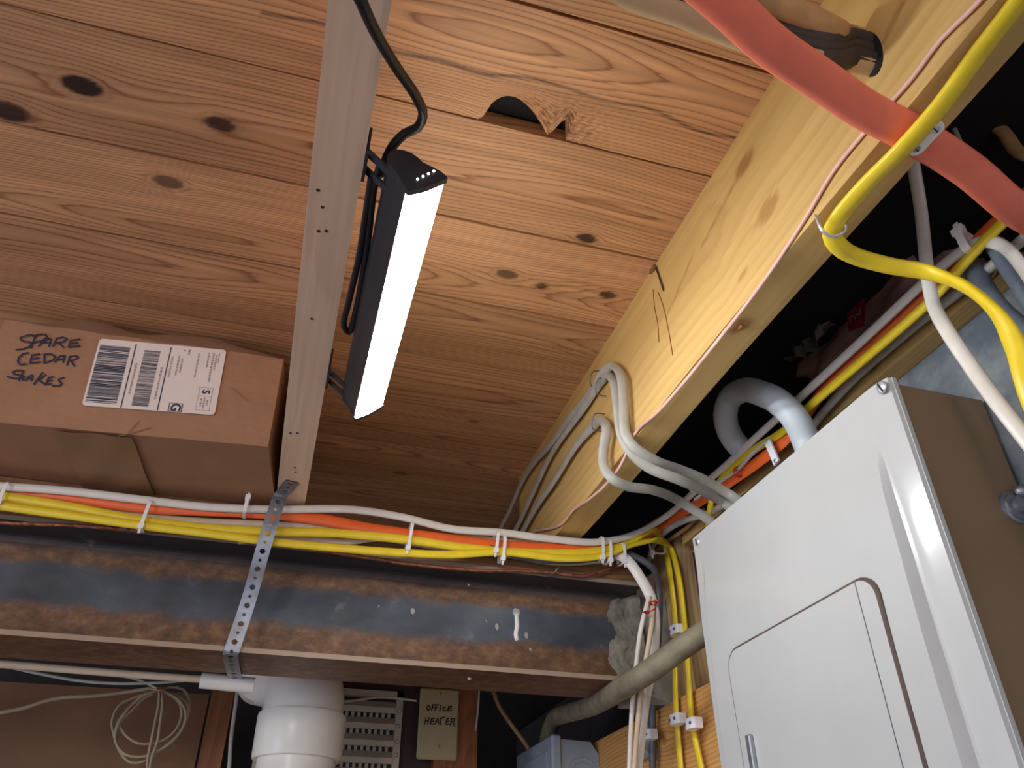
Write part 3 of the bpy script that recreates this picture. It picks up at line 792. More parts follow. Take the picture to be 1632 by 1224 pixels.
# ================================================================ CABLES
RUN_ON = {
    'white cable on top of the bundle that follows beam and panel wall': ((-0.75, 0, 0), (0.0, -0.05, -0.2)),
    'orange cable strapped to the beam under the white cable': ((-0.75, 0, 0), (0, -0.3, 0)),
    'upper yellow cable of the bundle, bending down by the post': ((-0.75, 0, 0), (0, 0, -0.3)),
    'lower yellow cable of the bundle, nearest the panel going down': ((-0.75, 0, 0), (0, 0, -0.3)),
    'yellow cable rising along the ledger above the panel': (None, (0, -0.3, 0)),
    'dark grey cable held by a white clip beside the post': (None, (0, 0, -0.3)),
    'wide white cable curving down from the bundle end': (None, (0, 0, -0.3)),
    'thin white wire tied with the lower red tie': (None, (0, 0, -0.3)),
    'thin cream wire beside the red tie on the pier': (None, (0, 0, -0.3)),
    'greyish cable hanging between white and dark grey ones at the pier': (None, (0, 0, -0.3)),
    'twisted bare copper wire stapled along the top of the beam': ((-0.75, 0, 0), None),
    'thin pink wire running along the lower edge of the pale joist': ((0, -0.25, 0), None),
    'thick red cable crossing under the pale joist': ((-0.35, -0.12, 0), (0.25, 0.07, 0.08)),
    'yellow cable stapled below the pale joist, turning toward the panel': ((-0.02, -0.25, 0), (0.02, 0.01, -0.25)),
    'cream cable lowest in the run entering the joist hole': ((-0.3, -0.06, 0), None),
    'tan cable highest in the run entering the joist hole': ((-0.3, -0.05, 0), None),
    'upper old black cable entering the joist hole': ((-0.3, -0.05, 0), None),
    'middle old black cable entering the joist hole': ((-0.3, -0.05, 0), None),
    'lower old black cable entering the joist hole': ((-0.15, -0.05, 0), None),
    'black cord hanging from the joist down to the lamp': ((-0.005, -0.2, 0.015), None),
    'white cable dropping out of the dark bay past the panel side': (None, (0.03, -0.02, -0.25)),
    'tan cable high in the dark bay behind the red cable': (None, (0.1, -0.06, 0)),
    'lower thick blue grey cable end at the picture edge above the panel': (None, (0.0, -0.06, -0.2)),
    'upper thick blue grey cable under the white bend': (None, (0.0, -0.06, -0.2)),
    'grey white cable lying on the ledger strip': (None, (0, -0.3, 0)),
    'cream wire drooping across the plywood into the coil': ((-0.6, 0, 0.02), None),
    'thin grey wire sagging just below the cream conduit': ((-0.6, 0, 0.0), None),
    'slim grey wire running down beside the reddish stud': (None, (0, 0, -0.3)),
    'dirty grey flexible conduit bending from panel toward junction box': (None, (0, 0.02, -0.12)),
}
def cable(name, pts, w, h, m, label, flat=(0, -1, 0), cat='cable', group=None, n=10, step=.008, twist=None):
    a, b = RUN_ON.get(label, (None, None))          # where a cable runs on beyond what the photograph shows
    if a: pts = [tuple(Vector(pts[0]) + Vector(a))] + pts
    if b: pts = pts + [tuple(Vector(pts[-1]) + Vector(b))]
    mb = MB(); mb.tube(pts, w, h, flat, n, step, twist)
    return tag(mb.build(name, m, smooth=True, angle=60), label, cat, group)
FB = [(0, -1, 0)] * 6 + [(-1, -.3, 0), (-1, 0, 0), (-1, 0, 0), (-1, 0, 0)]     # bundle: faces the room, then the panel side

cable('white_cable', [(-0.3834,0.9980,2.0462),(-0.3562,0.9980,2.0466),(-0.2872,0.9980,2.0503),(-0.1924,0.9980,2.0503),(-0.1166,0.9980,2.0508),(-0.0311,0.9980,2.0585),(0.0665,0.9980,2.0714),(0.1356,0.9980,2.0692),(0.2070,0.9980,2.0602),(0.2798,0.9980,2.0635),(0.3455,0.9980,2.0627),(0.4231,0.9980,2.0661),(0.4848,0.9980,2.0855),(0.5350,0.9875,2.1159),(0.5350,0.8959,2.1116),(0.5350,0.8150,2.1077),(0.5350,0.7347,2.1069),(0.5350,0.6569,2.1056),(0.5350,0.5989,2.1048),(0.5350,0.5034,2.1039),(0.5350,0.4234,2.1041),(0.5350,0.3849,2.1020),(0.5350,0.3583,2.0938),(0.5350,0.3420,2.0737),(0.5350,0.3351,2.0402),(0.5350,0.3319,2.0039)],
      .0115, .007, WHITE, 'white cable on top of the bundle that follows beam and panel wall', FB)
cable('orange_cable', [(-0.3843,1.0040,2.0448),(-0.3567,1.0040,2.0444),(-0.2870,1.0040,2.0464),(-0.1891,1.0040,2.0440),(-0.0621,1.0040,2.0536),(0.0189,1.0040,2.0550),(0.1038,1.0040,2.0482),(0.1911,1.0040,2.0467),(0.2816,1.0040,2.0462),(0.3759,1.0040,2.0533),(0.4353,1.0040,2.0651),(0.4869,1.0040,2.0802),(0.5420,1.0034,2.1114),(0.5420,0.9128,2.1007),(0.5420,0.8168,2.0888),(0.5420,0.7548,2.0826),(0.5420,0.6843,2.0793),(0.5460,0.6406,2.0905),(0.5460,0.6065,2.0990),(0.5460,0.5756,2.1032),(0.5460,0.5407,2.1074),(0.5460,0.4674,2.1059),(0.5460,0.4371,2.1051),(0.5460,0.3894,2.1059),(0.5460,0.3366,2.1071)],
      .017, .007, ORANGE, 'orange cable strapped to the beam under the white cable', FB)
cable('cream_cable', [(-0.2712,1.0110,2.0380),(-0.2270,1.0110,2.0361),(-0.1366,1.0110,2.0347),(-0.0438,1.0110,2.0411),(0.0538,1.0110,2.0478),(0.1399,1.0110,2.0436),(0.2283,1.0110,2.0542),(0.3306,1.0110,2.0587),(0.4285,1.0110,2.0702)], .011, .006, CREAM, 'cream cable showing between the orange and the upper yellow one')
cable('yellow_cable', [(-0.3805,0.9970,2.0384),(-0.3518,0.9970,2.0340),(-0.2811,0.9970,2.0301),(-0.1854,0.9970,2.0222),(-0.1104,0.9970,2.0213),(-0.0415,0.9970,2.0255),(0.0539,0.9970,2.0345),(0.1466,0.9970,2.0366),(0.2345,0.9970,2.0341),(0.3257,0.9970,2.0381),(0.4118,0.9970,2.0498),(0.4727,0.9970,2.0696),(0.5029,0.9970,2.0873),(0.5219,1.0000,2.0970),(0.5565,1.0393,2.0908),(0.5565,1.0336,2.0298),(0.5565,1.0368,1.9641),(0.5450,1.0308,1.9078),(0.5420,1.0388,1.8421),(0.5420,1.0437,1.7768),(0.5420,1.0483,1.7284)],
      .0125, .007, YELLOW, 'upper yellow cable of the bundle, bending down by the post', FB)
cable('yellow_cable', [(-0.3731,0.9920,2.0204),(-0.3458,0.9920,2.0191),(-0.2764,0.9920,2.0167),(-0.1828,0.9920,2.0135),(-0.1085,0.9920,2.0125),(-0.0392,0.9920,2.0106),(0.0400,0.9920,2.0113),(0.1388,0.9920,2.0147),(0.2073,0.9920,2.0198),(0.2782,0.9920,2.0316),(0.3708,0.9920,2.0327),(0.4288,0.9920,2.0430),(0.4802,0.9920,2.0664),(0.5169,0.9920,2.0778),(0.5565,1.0233,2.0842),(0.5565,1.0081,2.0302),(0.5565,1.0088,1.9556),(0.5450,0.9929,1.8979),(0.5400,0.9931,1.8249),(0.5400,0.9839,1.7679),(0.5400,0.9784,1.7208)],
      .0115, .007, YELLOW, 'lower yellow cable of the bundle, nearest the panel going down', FB)
cable('yellow_cable', [(0.5500,0.8990,2.0530),(0.5370,0.8670,2.0654),(0.5370,0.8414,2.0909),(0.5370,0.7964,2.0983),(0.5370,0.7345,2.0952),(0.5370,0.6804,2.0867),(0.5330,0.6172,2.0839),(0.5330,0.5333,2.0820),(0.5330,0.4621,2.0803),(0.5330,0.4195,2.0807),(0.5330,0.3904,2.0847),(0.5330,0.3522,2.0897),(0.5330,0.3039,2.0911)], .0115, .007, YELLOW, 'yellow cable rising along the ledger above the panel', (-1, 0, 0))
cable('tan_cable', [(-0.0708,1.0120,2.0152),(-0.0405,1.0120,2.0223),(0.0232,1.0120,2.0282),(0.0645,1.0120,2.0295),(0.1058,1.0120,2.0399),(0.1403,1.0120,2.0403),(0.1932,1.0120,2.0373),(0.2472,1.0120,2.0361)], .010, .006, CREAM, 'tan cable sagging between the two yellow ones near the strap')
cable('grey_cable', [(0.2632,1.0040,2.0422),(0.3185,1.0040,2.0325),(0.3751,1.0040,2.0341),(0.4339,1.0040,2.0464),(0.4743,1.0040,2.0549),(0.4939,1.0000,2.0477),(0.5108,1.0000,2.0369),(0.5300,1.0241,2.0188),(0.5300,1.0387,1.9624),(0.5380,1.0860,1.9036),(0.5380,1.1067,1.8472),(0.5380,1.1215,1.7882),(0.5380,1.1342,1.7375)], .0105, .0085, DGREY, 'dark grey cable held by a white clip beside the post', [(0, -1, 0), (0, -1, 0), (-1, 0, 0), (-1, 0, 0)])
cable('pale_grey_cable', [(0.2827,1.0080,2.0366),(0.3574,1.0080,2.0318),(0.4253,1.0080,2.0412),(0.4606,1.0080,2.0510)], .009, .007, GREYW, 'pale grey cable peeping out below the yellow cables')
cable('white_cable', [(0.4156,1.0060,2.0549),(0.4502,1.0060,2.0559),(0.4659,0.9880,2.0389),(0.4802,0.9820,2.0126),(0.4936,0.9820,1.9846),(0.4959,0.9820,1.9553),(0.4955,1.0000,1.9046),(0.4866,1.0200,1.8512),(0.4810,1.0500,1.7753),(0.4725,1.0500,1.7266)], .0150, .006, WHITE, 'wide white cable curving down from the bundle end', (-.5, -1, 0))
cable('white_wire', [(0.4898,0.9780,1.9846),(0.4832,0.9780,1.9679),(0.4725,0.9780,1.9390),(0.4702,1.0000,1.8943),(0.4690,1.0200,1.8501),(0.4702,1.0500,1.7749),(0.4646,1.0500,1.7264)], .0065, .0055, WHITE, 'thin white wire tied with the lower red tie', (-.5, -1, 0))
cable('white_wire', [(0.4946,0.9770,1.9803),(0.4905,0.9770,1.9532),(0.4823,0.9770,1.9224),(0.4763,0.9950,1.8771),(0.4728,1.0120,1.8328),(0.4728,1.0400,1.7735),(0.4663,1.0400,1.7254)], .0070, .0055, CREAM, 'thin cream wire beside the red tie on the pier', (-.5, -1, 0))
cable('cream_cable', [(0.5114,0.9990,1.9621),(0.4947,1.0080,1.8815),(0.4859,1.0300,1.8293),(0.4911,1.0600,1.7772),(0.4841,1.0600,1.7280)], .0065, .005, GREYW, 'greyish cable hanging between white and dark grey ones at the pier', (-.5, -1, 0))
cable('grey_white_cable', [(0.5400,0.8220,2.0615),(0.5400,0.8714,2.0696),(0.5400,0.9417,2.0898),(0.5400,1.0027,2.0983),(0.5400,1.0494,2.0930),(0.5400,1.0743,2.0684)], .010, .007, GREYW, 'grey white cable looping behind the yellow bend at the post', (-1, 0, 0))
cable('old_tan_cable', [(0.5560,0.9088,2.0947),(0.5560,0.9571,2.0906),(0.5560,1.0258,2.0955),(0.5560,1.0829,2.0978)], .007, .005, TAN, 'old tan wire sagging behind the bundle corner', (-1, 0, 0))
cable('copper_wire', [(-0.3661,1.0110,2.0071),(-0.3453,1.0110,2.0056),(-0.2637,1.0110,2.0118),(-0.1773,1.0110,2.0149),(-0.1100,1.0110,2.0179),(-0.0396,1.0110,2.0168),(0.0251,1.0110,2.0138),(0.0916,1.0110,2.0107),(0.1598,1.0110,2.0076),(0.2476,1.0110,2.0090),(0.3112,1.0110,2.0149),(0.3579,1.0110,2.0171),(0.4055,1.0110,2.0174),(0.4373,1.0110,2.0284),(0.4682,1.0110,2.0433),(0.4897,1.0110,2.0574)], .0052, None, COPPER, 'twisted bare copper wire stapled along the top of the beam', n=6, twist=.55, step=.005)

cable('white_wire', [(0.5360,0.8951,2.1014),(0.5360,0.8465,2.0971),(0.5360,0.8052,2.0914),(0.5360,0.7783,2.0886),(0.5360,0.7539,2.0912),(0.5360,0.7294,2.0922),(0.5360,0.7068,2.0903)], .0052, None, WHITE, 'thin white wire held to the orange cable by a red twist tie', (-1, 0, 0), cat='wire')
# cables on the pale joist
JF = [(-1, 0, 0)] * 3 + [(-.3, -.8, -.4), (0, -.7, -.7), (-.3, -.7, -.6)]
cable('white_cable', [(0.3570,1.3253,2.1998),(0.3570,1.2242,2.2110),(0.3570,1.1544,2.2297),(0.3570,1.0898,2.2322),(0.3570,0.9877,2.2189),(0.3570,0.9163,2.2158),(0.3570,0.8165,2.2039),(0.3570,0.7771,2.2062),(0.3570,0.7504,2.1978),(0.3520,0.7160,2.1575),(0.3520,0.7161,2.1206),(0.3520,0.7196,2.0786),(0.3600,0.7183,2.0605),(0.3900,0.7257,2.0499),(0.4300,0.7462,2.0559),(0.4700,0.7603,2.0553),(0.5100,0.7667,2.0416),(0.5100,0.7499,2.0233)], .0125, .006, GREYW, 'uppermost stapled cable looping on the pale joist, then to the panel', JF)
cable('white_cable', [(0.3570,1.2246,2.1551),(0.3570,1.1567,2.1649),(0.3570,1.0863,2.1808),(0.3570,0.9896,2.2009),(0.3570,0.8536,2.1986),(0.3570,0.7985,2.2002),(0.3570,0.7703,2.1955),(0.3500,0.7329,2.1590),(0.3500,0.7291,2.1193),(0.3500,0.7272,2.0827),(0.3570,0.7259,2.0609),(0.3800,0.7284,2.0423),(0.4200,0.7321,2.0336),(0.4700,0.7644,2.0418),(0.5100,0.7832,2.0391),(0.5100,0.7680,2.0234)], .0125, .006, GREYW, 'middle stapled cable looping on the pale joist, then to the panel', JF)
cable('white_cable', [(0.3570,1.1722,2.1332),(0.3570,1.1293,2.1415),(0.3570,1.0720,2.1484),(0.3570,0.9802,2.1507),(0.3570,0.8850,2.1575),(0.3570,0.8256,2.1510),(0.3570,0.8017,2.1455),(0.3500,0.7672,2.1106),(0.3500,0.7812,2.0914),(0.3500,0.7853,2.0697),(0.3560,0.7777,2.0492),(0.3800,0.7864,2.0460),(0.4200,0.7988,2.0526),(0.4800,0.8384,2.0630),(0.5200,0.8350,2.0377)], .0125, .006, GREYW, 'lowest stapled cable looping on the pale joist, then to the panel', JF)
cable('pink_wire', [(0.3625,0.1681,2.0826),(0.3625,0.1832,2.0843),(0.3625,0.2064,2.0896),(0.3625,0.2348,2.0880),(0.3625,0.2848,2.0919),(0.3625,0.3236,2.0925),(0.3625,0.3659,2.0827),(0.3625,0.4113,2.0749),(0.3625,0.4598,2.0703),(0.3625,0.5126,2.0689),(0.3625,0.5814,2.0677),(0.3625,0.6532,2.0699),(0.3625,0.7147,2.0775),(0.3625,0.7615,2.0606),(0.3625,0.8062,2.0577),(0.3625,0.8660,2.0647),(0.3625,0.9243,2.0764),(0.3625,0.9764,2.0779),(0.3625,1.1073,2.1217)], .0042, .0032, PINK, 'thin pink wire running along the lower edge of the pale joist', (-1, 0, 0), cat='wire', n=8)
JS = [(0.3550,0.8027,2.2130),(0.3550,0.7863,2.1897),(0.3550,0.8074,2.1476)]
for q, lb in zip(JS, ('wire staple over the uppermost cable on the pale joist', 'wire staple over the middle cable on the pale joist', 'wire staple over the lowest cable on the pale joist')):
    mb = MB(); x, y, z = q
    mb.tube([(.366, y - .006, z + .010), (x - .004, y - .005, z + .008), (x - .0045, y + .005, z - .008), (.366, y + .006, z - .010)], .0018, None, (-1, 0, 0), n=6, step=.003)
    tag(mb.build('cable_staple', STEELW, smooth=True), lb, 'staple', 'staples on the pale joist')

# cables crossing below the joists at the top of the picture
cable('red_cable', [(0.1510,0.1950,2.0620),(0.1960,0.2110,2.0620),(0.2389,0.2284,2.0620),(0.2844,0.2429,2.0670),(0.3335,0.2561,2.0670),(0.3757,0.2635,2.0670),(0.4370,0.2777,2.0660),(0.5161,0.3037,2.0660)], .0262, .0105, RED, 'thick red cable crossing under the pale joist', [(0, 0, -1), (-.1, -.35, -1), (0, -.4, -1)], n=16)
cable('yellow_cable', [(0.3706,0.1406,2.0660),(0.3736,0.1649,2.0660),(0.3757,0.1980,2.0660),(0.3745,0.2340,2.0590),(0.3705,0.2688,2.0550),(0.3736,0.3027,2.0630),(0.3750,0.3276,2.0660),(0.3760,0.3492,2.0660),(0.3809,0.3636,2.0660),(0.3911,0.3713,2.0620),(0.4114,0.3777,2.0620),(0.4440,0.3754,2.0570),(0.4700,0.3654,2.0476),(0.4760,0.3446,2.0146),(0.4740,0.3293,1.9736),(0.4740,0.3271,1.9381),(0.4740,0.3317,1.8980)], .0160, .0090, YELLOW, 'yellow cable stapled below the pale joist, turning toward the panel', [(.2, -.3, -1), (.2, -.3, -1), (-.3, 0, -1), (-.3, -.3, -1)], n=14)
rc = empty('strap_clip', [(0.3750,0.2587,2.0580)][0], 'silver strap clip where red and yellow cables cross', 'clip')
c0, c1 = [Vector(q) for q in [(0.3800,0.2671,2.0570),(0.3808,0.2491,2.0570)]]
u_ = (c1 - c0).normalized(); w_ = Vector((0, 0, -1)); v_ = u_.cross(w_).normalized()
mb = MB(); 
poly = [c0 + u_ * (.006 * math.cos(a)) + v_ * (.0065 * math.sin(a)) for a in np.linspace(math.pi / 2, 1.5 * math.pi, 9)] + [c1 + u_ * (.006 * math.cos(a)) + v_ * (.0065 * math.sin(a)) for a in np.linspace(-math.pi / 2, math.pi / 2, 9)]
k_ = len(poly); mb.add(poly + [p + w_ * .0016 for p in poly], [tuple(range(k_))[::-1], tuple(range(k_, 2 * k_))] + [(i, (i + 1) % k_, k_ + (i + 1) % k_, k_ + i) for i in range(k_)])
mb.build('strap', NYLON, rc)
screw('clip_screw', c1 + w_ * .0014, .0035, rc, CHROME, (0, 0, -1), (1, .4, 0)); screw('clip_screw', c0 + w_ * .0014, .003, rc, ZINC, (0, 0, -1), (1, .4, 0))
ys = [(0.3623,0.3543,2.0600),(0.3715,0.3559,2.0600),(0.3814,0.3502,2.0600)]
mb = MB(); a_, b_, c_ = [Vector(q) for q in ys]
mb.tube([a_ + Vector((-.002, 0, .012)), a_ + Vector((0, 0, -.005)), b_ + Vector((0, 0, -.008)), c_ + Vector((0, 0, -.004)), c_ + Vector((.002, 0, .015))], .003, .0018, (0, 0, -1), n=8, step=.003)
tag(mb.build('cable_staple', CHROME, smooth=True), 'bright bent staple holding the yellow cable to the joist corner', 'staple')

hc = [(0.3650,0.2557,2.1528)][0]
ZB = hc[2] - H
def to_hole(pts, dy, dz): return pts + [(.350, hc[1] + dy, hc[2] + dz), (.372, hc[1] + dy * .9, hc[2] + dz)]
cable('cream_cable', to_hole([(0.1377,0.2481,2.1200),(0.1627,0.2534,2.1200),(0.1963,0.2548,2.1200),(0.2332,0.2594,2.1230),(0.2748,0.2614,2.1230),(0.3112,0.2612,2.1230)], .005, -.014), .0165, .007, CREAM2, 'cream cable lowest in the run entering the joist hole', [(0, 0, -1), (0, -.6, -1)], n=12)
cable('tan_cable', to_hole([(0.2172,0.2412,2.1450),(0.2480,0.2430,2.1450),(0.2721,0.2408,2.1450),(0.2992,0.2428,2.1450),(0.3290,0.2473,2.1450)], .004, .018), .0185, .008, TAN, 'tan cable highest in the run entering the joist hole', [(0, 0, -1), (0, -.6, -1)], n=12)
for i, (pp, dy, dz, lb) in enumerate([([(0.2006,0.2483,2.1400),(0.2275,0.2528,2.1400),(0.2593,0.2554,2.1400),(0.2910,0.2563,2.1400),(0.3257,0.2524,2.1400)], 0, .008, 'upper old black cable entering the joist hole'),
                              ([(0.1920,0.2517,2.1350),(0.2234,0.2559,2.1350),(0.2604,0.2590,2.1350),(0.2972,0.2595,2.1350),(0.3270,0.2561,2.1350)], .003, -.001, 'middle old black cable entering the joist hole'),
                              ([(0.2175,0.2563,2.1280),(0.2595,0.2599,2.1280),(0.2973,0.2623,2.1280),(0.3273,0.2593,2.1280)], .004, -.011, 'lower old black cable entering the joist hole')]):
    cable('old_black_cable', to_hole(pp, dy, dz), .0165, .011, BLACKOLD, lb, (0, -.6, -1), n=12)
mb = MB(); mb.prism([(hc[1] + .003 - .012 * math.cos(a), hc[2] - .001 + .024 * math.sin(a)) for a in np.linspace(0, 6.2, 24)], 'x', .3641, .3652); mb.build('bored_hole', BLACK, jr)

# ---------------- lamp power cord
cable('lamp_cord', [(-0.0202,0.2488,2.0450),(-0.0122,0.2637,2.0450),(-0.0013,0.2872,2.0550),(0.0149,0.3165,2.0700),(0.0317,0.3444,2.0850),(0.0413,0.3705,2.1000),(0.0397,0.3820,2.1000),(0.0311,0.3904,2.1000),(0.0246,0.3986,2.0950),(0.0214,0.4119,2.0950),(0.0188,0.4307,2.0950)], .0075, None, BLACK, 'black cord hanging from the joist down to the lamp', n=12, cat='cord')
cable('spare_cord_loop', [(0.0165,0.3994,2.0700),(0.0152,0.4237,2.0700),(0.0179,0.4713,2.0700),(0.0199,0.5255,2.0700),(0.0200,0.5786,2.0700),(0.0177,0.6084,2.0700),(0.0120,0.6001,2.0700),(0.0123,0.5624,2.0700),(0.0138,0.5029,2.0700),(0.0127,0.4444,2.0700),(0.0118,0.4132,2.0700)], .006, None, BLACK, 'black spare cord looped between joist and lamp', n=10, cat='cord')

# ================================================================ WORK LAMP
La = Vector((.0497, .388, H + .4495)); Lb = Vector((.0514, .712, H + .4500))
lamp = empty('led_lamp', (La + Lb) / 2, 'lit black LED bar lamp bracketed to the pinkish joist', 'lamp')
T = math.radians(48); U = Vector((math.cos(T), 0, math.sin(T))); NN = Vector((math.sin(T), 0, -math.cos(T)))
def lp(base, a, d): return base + U * a - NN * d
prof = [(-.0178, -.0012), (-.004, -.0050), (.0172, -.0066), (.0178, -.0050), (.0178, .002), (.0125, .016)]
prof += [(.0005 + .0125 * math.cos(q), .021 + .0155 * math.sin(q)) for q in np.linspace(0, math.pi, 9)]
prof += [(-.0130, .016), (-.0178, .002)]
def lprism(p, A, B):
    m = MB(); k = len(p)
    m.add([lp(A, a, d) for a, d in p] + [lp(B, a, d) for a, d in p], [tuple(range(k)), tuple(range(k, 2 * k))[::-1]] + [(i, k + i, k + (i + 1) % k, (i + 1) % k) for i in range(k)])
    return m
D = (Lb - La).normalized()
body = [(a * .96, min(d, .034)) for a, d in prof[4:]]
lprism([(-.0168, .003), (.0168, .003)] + body, La + D * .004, Lb - D * .004).build('housing', LAMPB, lamp)
lprism(prof, La, La + D * .005).build('end_cap', LAMPB, lamp)
lprism(prof, Lb - D * .005, Lb).build('end_cap', LAMPB, lamp)
# slightly domed lens; unseen glowing side wall added to brighten the ceiling
lens = [(-.0160, .0008), (-.0120, -.0018), (-.006, -.0038), (.002, -.0052), (.009, -.0060), (.0145, -.0060), (.0164, -.0048), (.0166, .0016), (.0160, .003), (-.0160, .003)]
lprism(lens, La + D * .006, Lb - D * .006).build('lens', LENS, lamp)
for i in range(4):
    c = lp(La, -.004 + .0056 * i, .0042) - D * .0002
    mb = MB(); mb.cyl(c, c - D * .0008, .0010, .0008, 10); mb.build('indicator_dot', DOT, lamp)
for A in (La + D * .012, Lb - D * .022):
    m = MB()
    m.box(.0047, .0070, A.y - .004, A.y + .018, H + .468, H + .505)
    for yy in (A.y - .004, A.y + .012):
        e = lp(A, -.010, .018); f = Vector((.006, yy, H + .476)); g = Vector((e.x, yy, e.z))
        m.obox((f + g) / 2, g - f, (0, 1, 0), (g - f).cross(Vector((0, 1, 0))), (g - f).length / 2, .003, .0012)
    m.build('bracket', LAMPB, lamp)

# ================================================================ CARDBOARD BOX
bx = empty('cardboard_box', (-.19, .98, H + .475), 'brown cardboard box marked SPARE CEDAR SHAKES wedged above the beam', 'box')
F4 = [(-0.3850,0.8912,2.2174),(-0.0514,0.8584,2.2031),(-0.0490,0.8582,2.0732),(-0.3859,0.8913,2.0735)]
TLp, TRp, BRp, BLp = [Vector(q) for q in F4]
nrm = (TRp - TLp).cross(BLp - TLp).normalized()
if nrm.y > 0: nrm = -nrm
back = -nrm * .40
LEp = 0
TLp = TLp + (TLp - TRp).normalized() * 0
mb = MB()
P8 = [TLp, TRp, BRp, BLp]; P8 = P8 + [p + back for p in P8]
def quadgrid(m, a, b, c, d, n, mm, disp):
    m.grid(lambda u, v: (a.lerp(b, u)).lerp(d.lerp(c, u), v) + disp(u, v), n, mm)
bul = lambda k: (lambda u, v: nrm * (k * math.sin(math.pi * u) * math.sin(math.pi * v) + .0006 * math.sin(u * 31 + v * 17)))
quadgrid(mb, P8[0], P8[1], P8[2], P8[3], 24, 14, bul(.0015))
dn = Vector((0, 0, -1))
quadgrid(mb, P8[3], P8[2], P8[6], P8[7], 24, 14, lambda u, v: dn * (.003 * math.sin(math.pi * u) * math.sin(math.pi * v)))
for q in ((0, 3, 7, 4), (1, 5, 6, 2), (4, 7, 6, 5)): mb.add([P8[i] for i in q], [(0, 1, 2, 3)])
mb.build('carton', CARD, bx)
mb = MB()
top = [(TLp, TRp)]
def flap(u, v):
    rise = (.018 + .026 * math.exp(-((u - .24) / .13) ** 2) + .022 * math.exp(-((u - .66) / .25) ** 2)) * min(1, u / .06) * min(1, (1 - u) / .03)
    return TLp.lerp(TRp, u) + back * (v * .14) + Vector((0, 0, min(.0475, rise * 1.15) * math.sin(math.pi * .6 * v) - .001 + .0015 * math.sin(u * 37) * v))
mb.grid(flap, 50, 10)
tag(mb.build('top_flap', CARDD, bx, smooth=True), 'bulging open top flap')
mb = MB(); mb.grid(lambda u, v: BLp.lerp(BRp, .30 + .25 * u) + back * (.9 * v) + dn * (.0036 + .001 * math.sin(u * 9 + v * 22) + .003 * math.sin(math.pi * (.3 + .25 * u)) * math.sin(math.pi * v * .9)), 10, 30)
tag(mb.build('packing_tape', TAPE, bx, smooth=True), 'crinkled clear tape across the bottom')
LT = [(-0.2714,0.8801,2.2029),(-0.1217,0.8653,2.2055),(-0.1164,0.8648,2.1083),(-0.2642,0.8793,2.1047)]
lq = [Vector(q) + nrm * .0024 for q in LT]
def lab(s, t): return lq[0].lerp(lq[1], s).lerp(lq[3].lerp(lq[2], s), t)
mb = MB()
rr = []
for (cs, ct, a0) in ((.03, .05, math.pi), (.97, .05, 1.5 * math.pi), (.97, .95, 0), (.03, .95, .5 * math.pi)):
    rr += [(cs + .03 * math.cos(a0 + q * math.pi / 8), ct + .05 * math.sin(a0 + q * math.pi / 8)) for q in range(5)]
mb.add([lab(s, t) for s, t in rr] + [lab(s, t) + nrm * .0004 for s, t in rr], [tuple(range(20)), tuple(range(20, 40))] + [(i, (i + 1) % 20, 20 + (i + 1) % 20, 20 + i) for i in range(20)])
lb_ = tag(mb.build('shipping_label', LABELM, bx), 'white shipping label with two barcodes')
def strip(m, s0, s1, t0, t1): m.add([lab(s, t) + nrm * .0008 for s, t in ((s0, t0), (s1, t0), (s1, t1), (s0, t1))], [(0, 1, 2, 3)])
R_ = random.Random(8)
for (s0, s1, t0, t1, k) in ((.018, .250, .10, .95, 46), (.362, .487, .12, .955, 62)):
    m = MB(); t = t0; big = s0 < .1
    while t < t1:
        w = R_.choice([.004, .004, .007, .011, .018] if big else [.003, .003, .005, .008])
        strip(m, s0, s1, t, min(t1, t + w)); t += w + R_.choice([.004, .004, .007, .012] if big else [.0035, .0035, .006, .009])
    m.build('barcode', INK, lb_)
m = MB(); strip(m, .284, .292, .04, .995); strip(m, .558, .566, .04, .995)
for (a, b, c, d) in ((.640, .745, .872, .878), (.640, .745, .990, .996), (.640, .646, .872, .996), (.739, .745, .872, .996)): strip(m, a, b, c, d)
m.build('ruled_line', INK, lb_)
for (s, t0, t1, w) in ((.325, .33, .80, .014), (.525, .36, .84, .014), (.590, .18, .50, .010), (.640, .16, .46, .012), (.668, .20, .42, .012), (.675, .06, .09, .014), (.71, .05, .13, .014),
                       (.790, .10, .48, .012), (.868, .07, .30, .012), (.905, .07, .52, .014), (.930, .09, .34, .012), (.95, .07, .22, .008), (.875, .78, .90, .014), (.90, .76, .93, .012), (.925, .79, .88, .010)):
    m = MB(); t = t0
    while t < t1:
        w_2 = R_.uniform(.012, .03); strip(m, s - w / 2, s + w / 2, t, min(t1, t + w_2)); t += w_2 + R_.uniform(.006, .014)
    m.build('text_line', INKG, lb_)
m = MB()
for (a, b, c, d) in ((.845, .952, .61, .614), (.845, .952, .735, .739), (.845, .848, .61, .95), (.949, .952, .61, .95), (.845, .952, .946, .95)): strip(m, a, b, c, d)
m.build('stamp_frame', INKG, lb_)
def letter(ch, s, t, size, m):
    cu = bpy.data.curves.new('t', 'FONT'); cu.body = ch; cu.size = size; cu.align_x = 'CENTER'; cu.align_y = 'CENTER'; cu.offset = size * .022
    to = bpy.data.objects.new('t', cu)
    me = bpy.data.meshes.new_from_object(to)
    down = (lab(s, t + .05) - lab(s, t)).normalized(); right = nrm.cross(down); right = right if right.x > 0 else -right
    c = lab(s, t) + nrm * .0009
    m.add([c + down * v.co.x + right * v.co.y for v in me.vertices], [tuple(p.vertices) for p in me.polygons])
    bpy.data.objects.remove(to); bpy.data.meshes.remove(me)
for ch, s_, t_, z_ in (('G', .692, .934, .0155), ('S', .899, .675, .0125)):
    m = MB(); letter(ch, s_, t_, z_, m); tag(m.build('class_letter', INK, lb_), 'letter ' + ch)
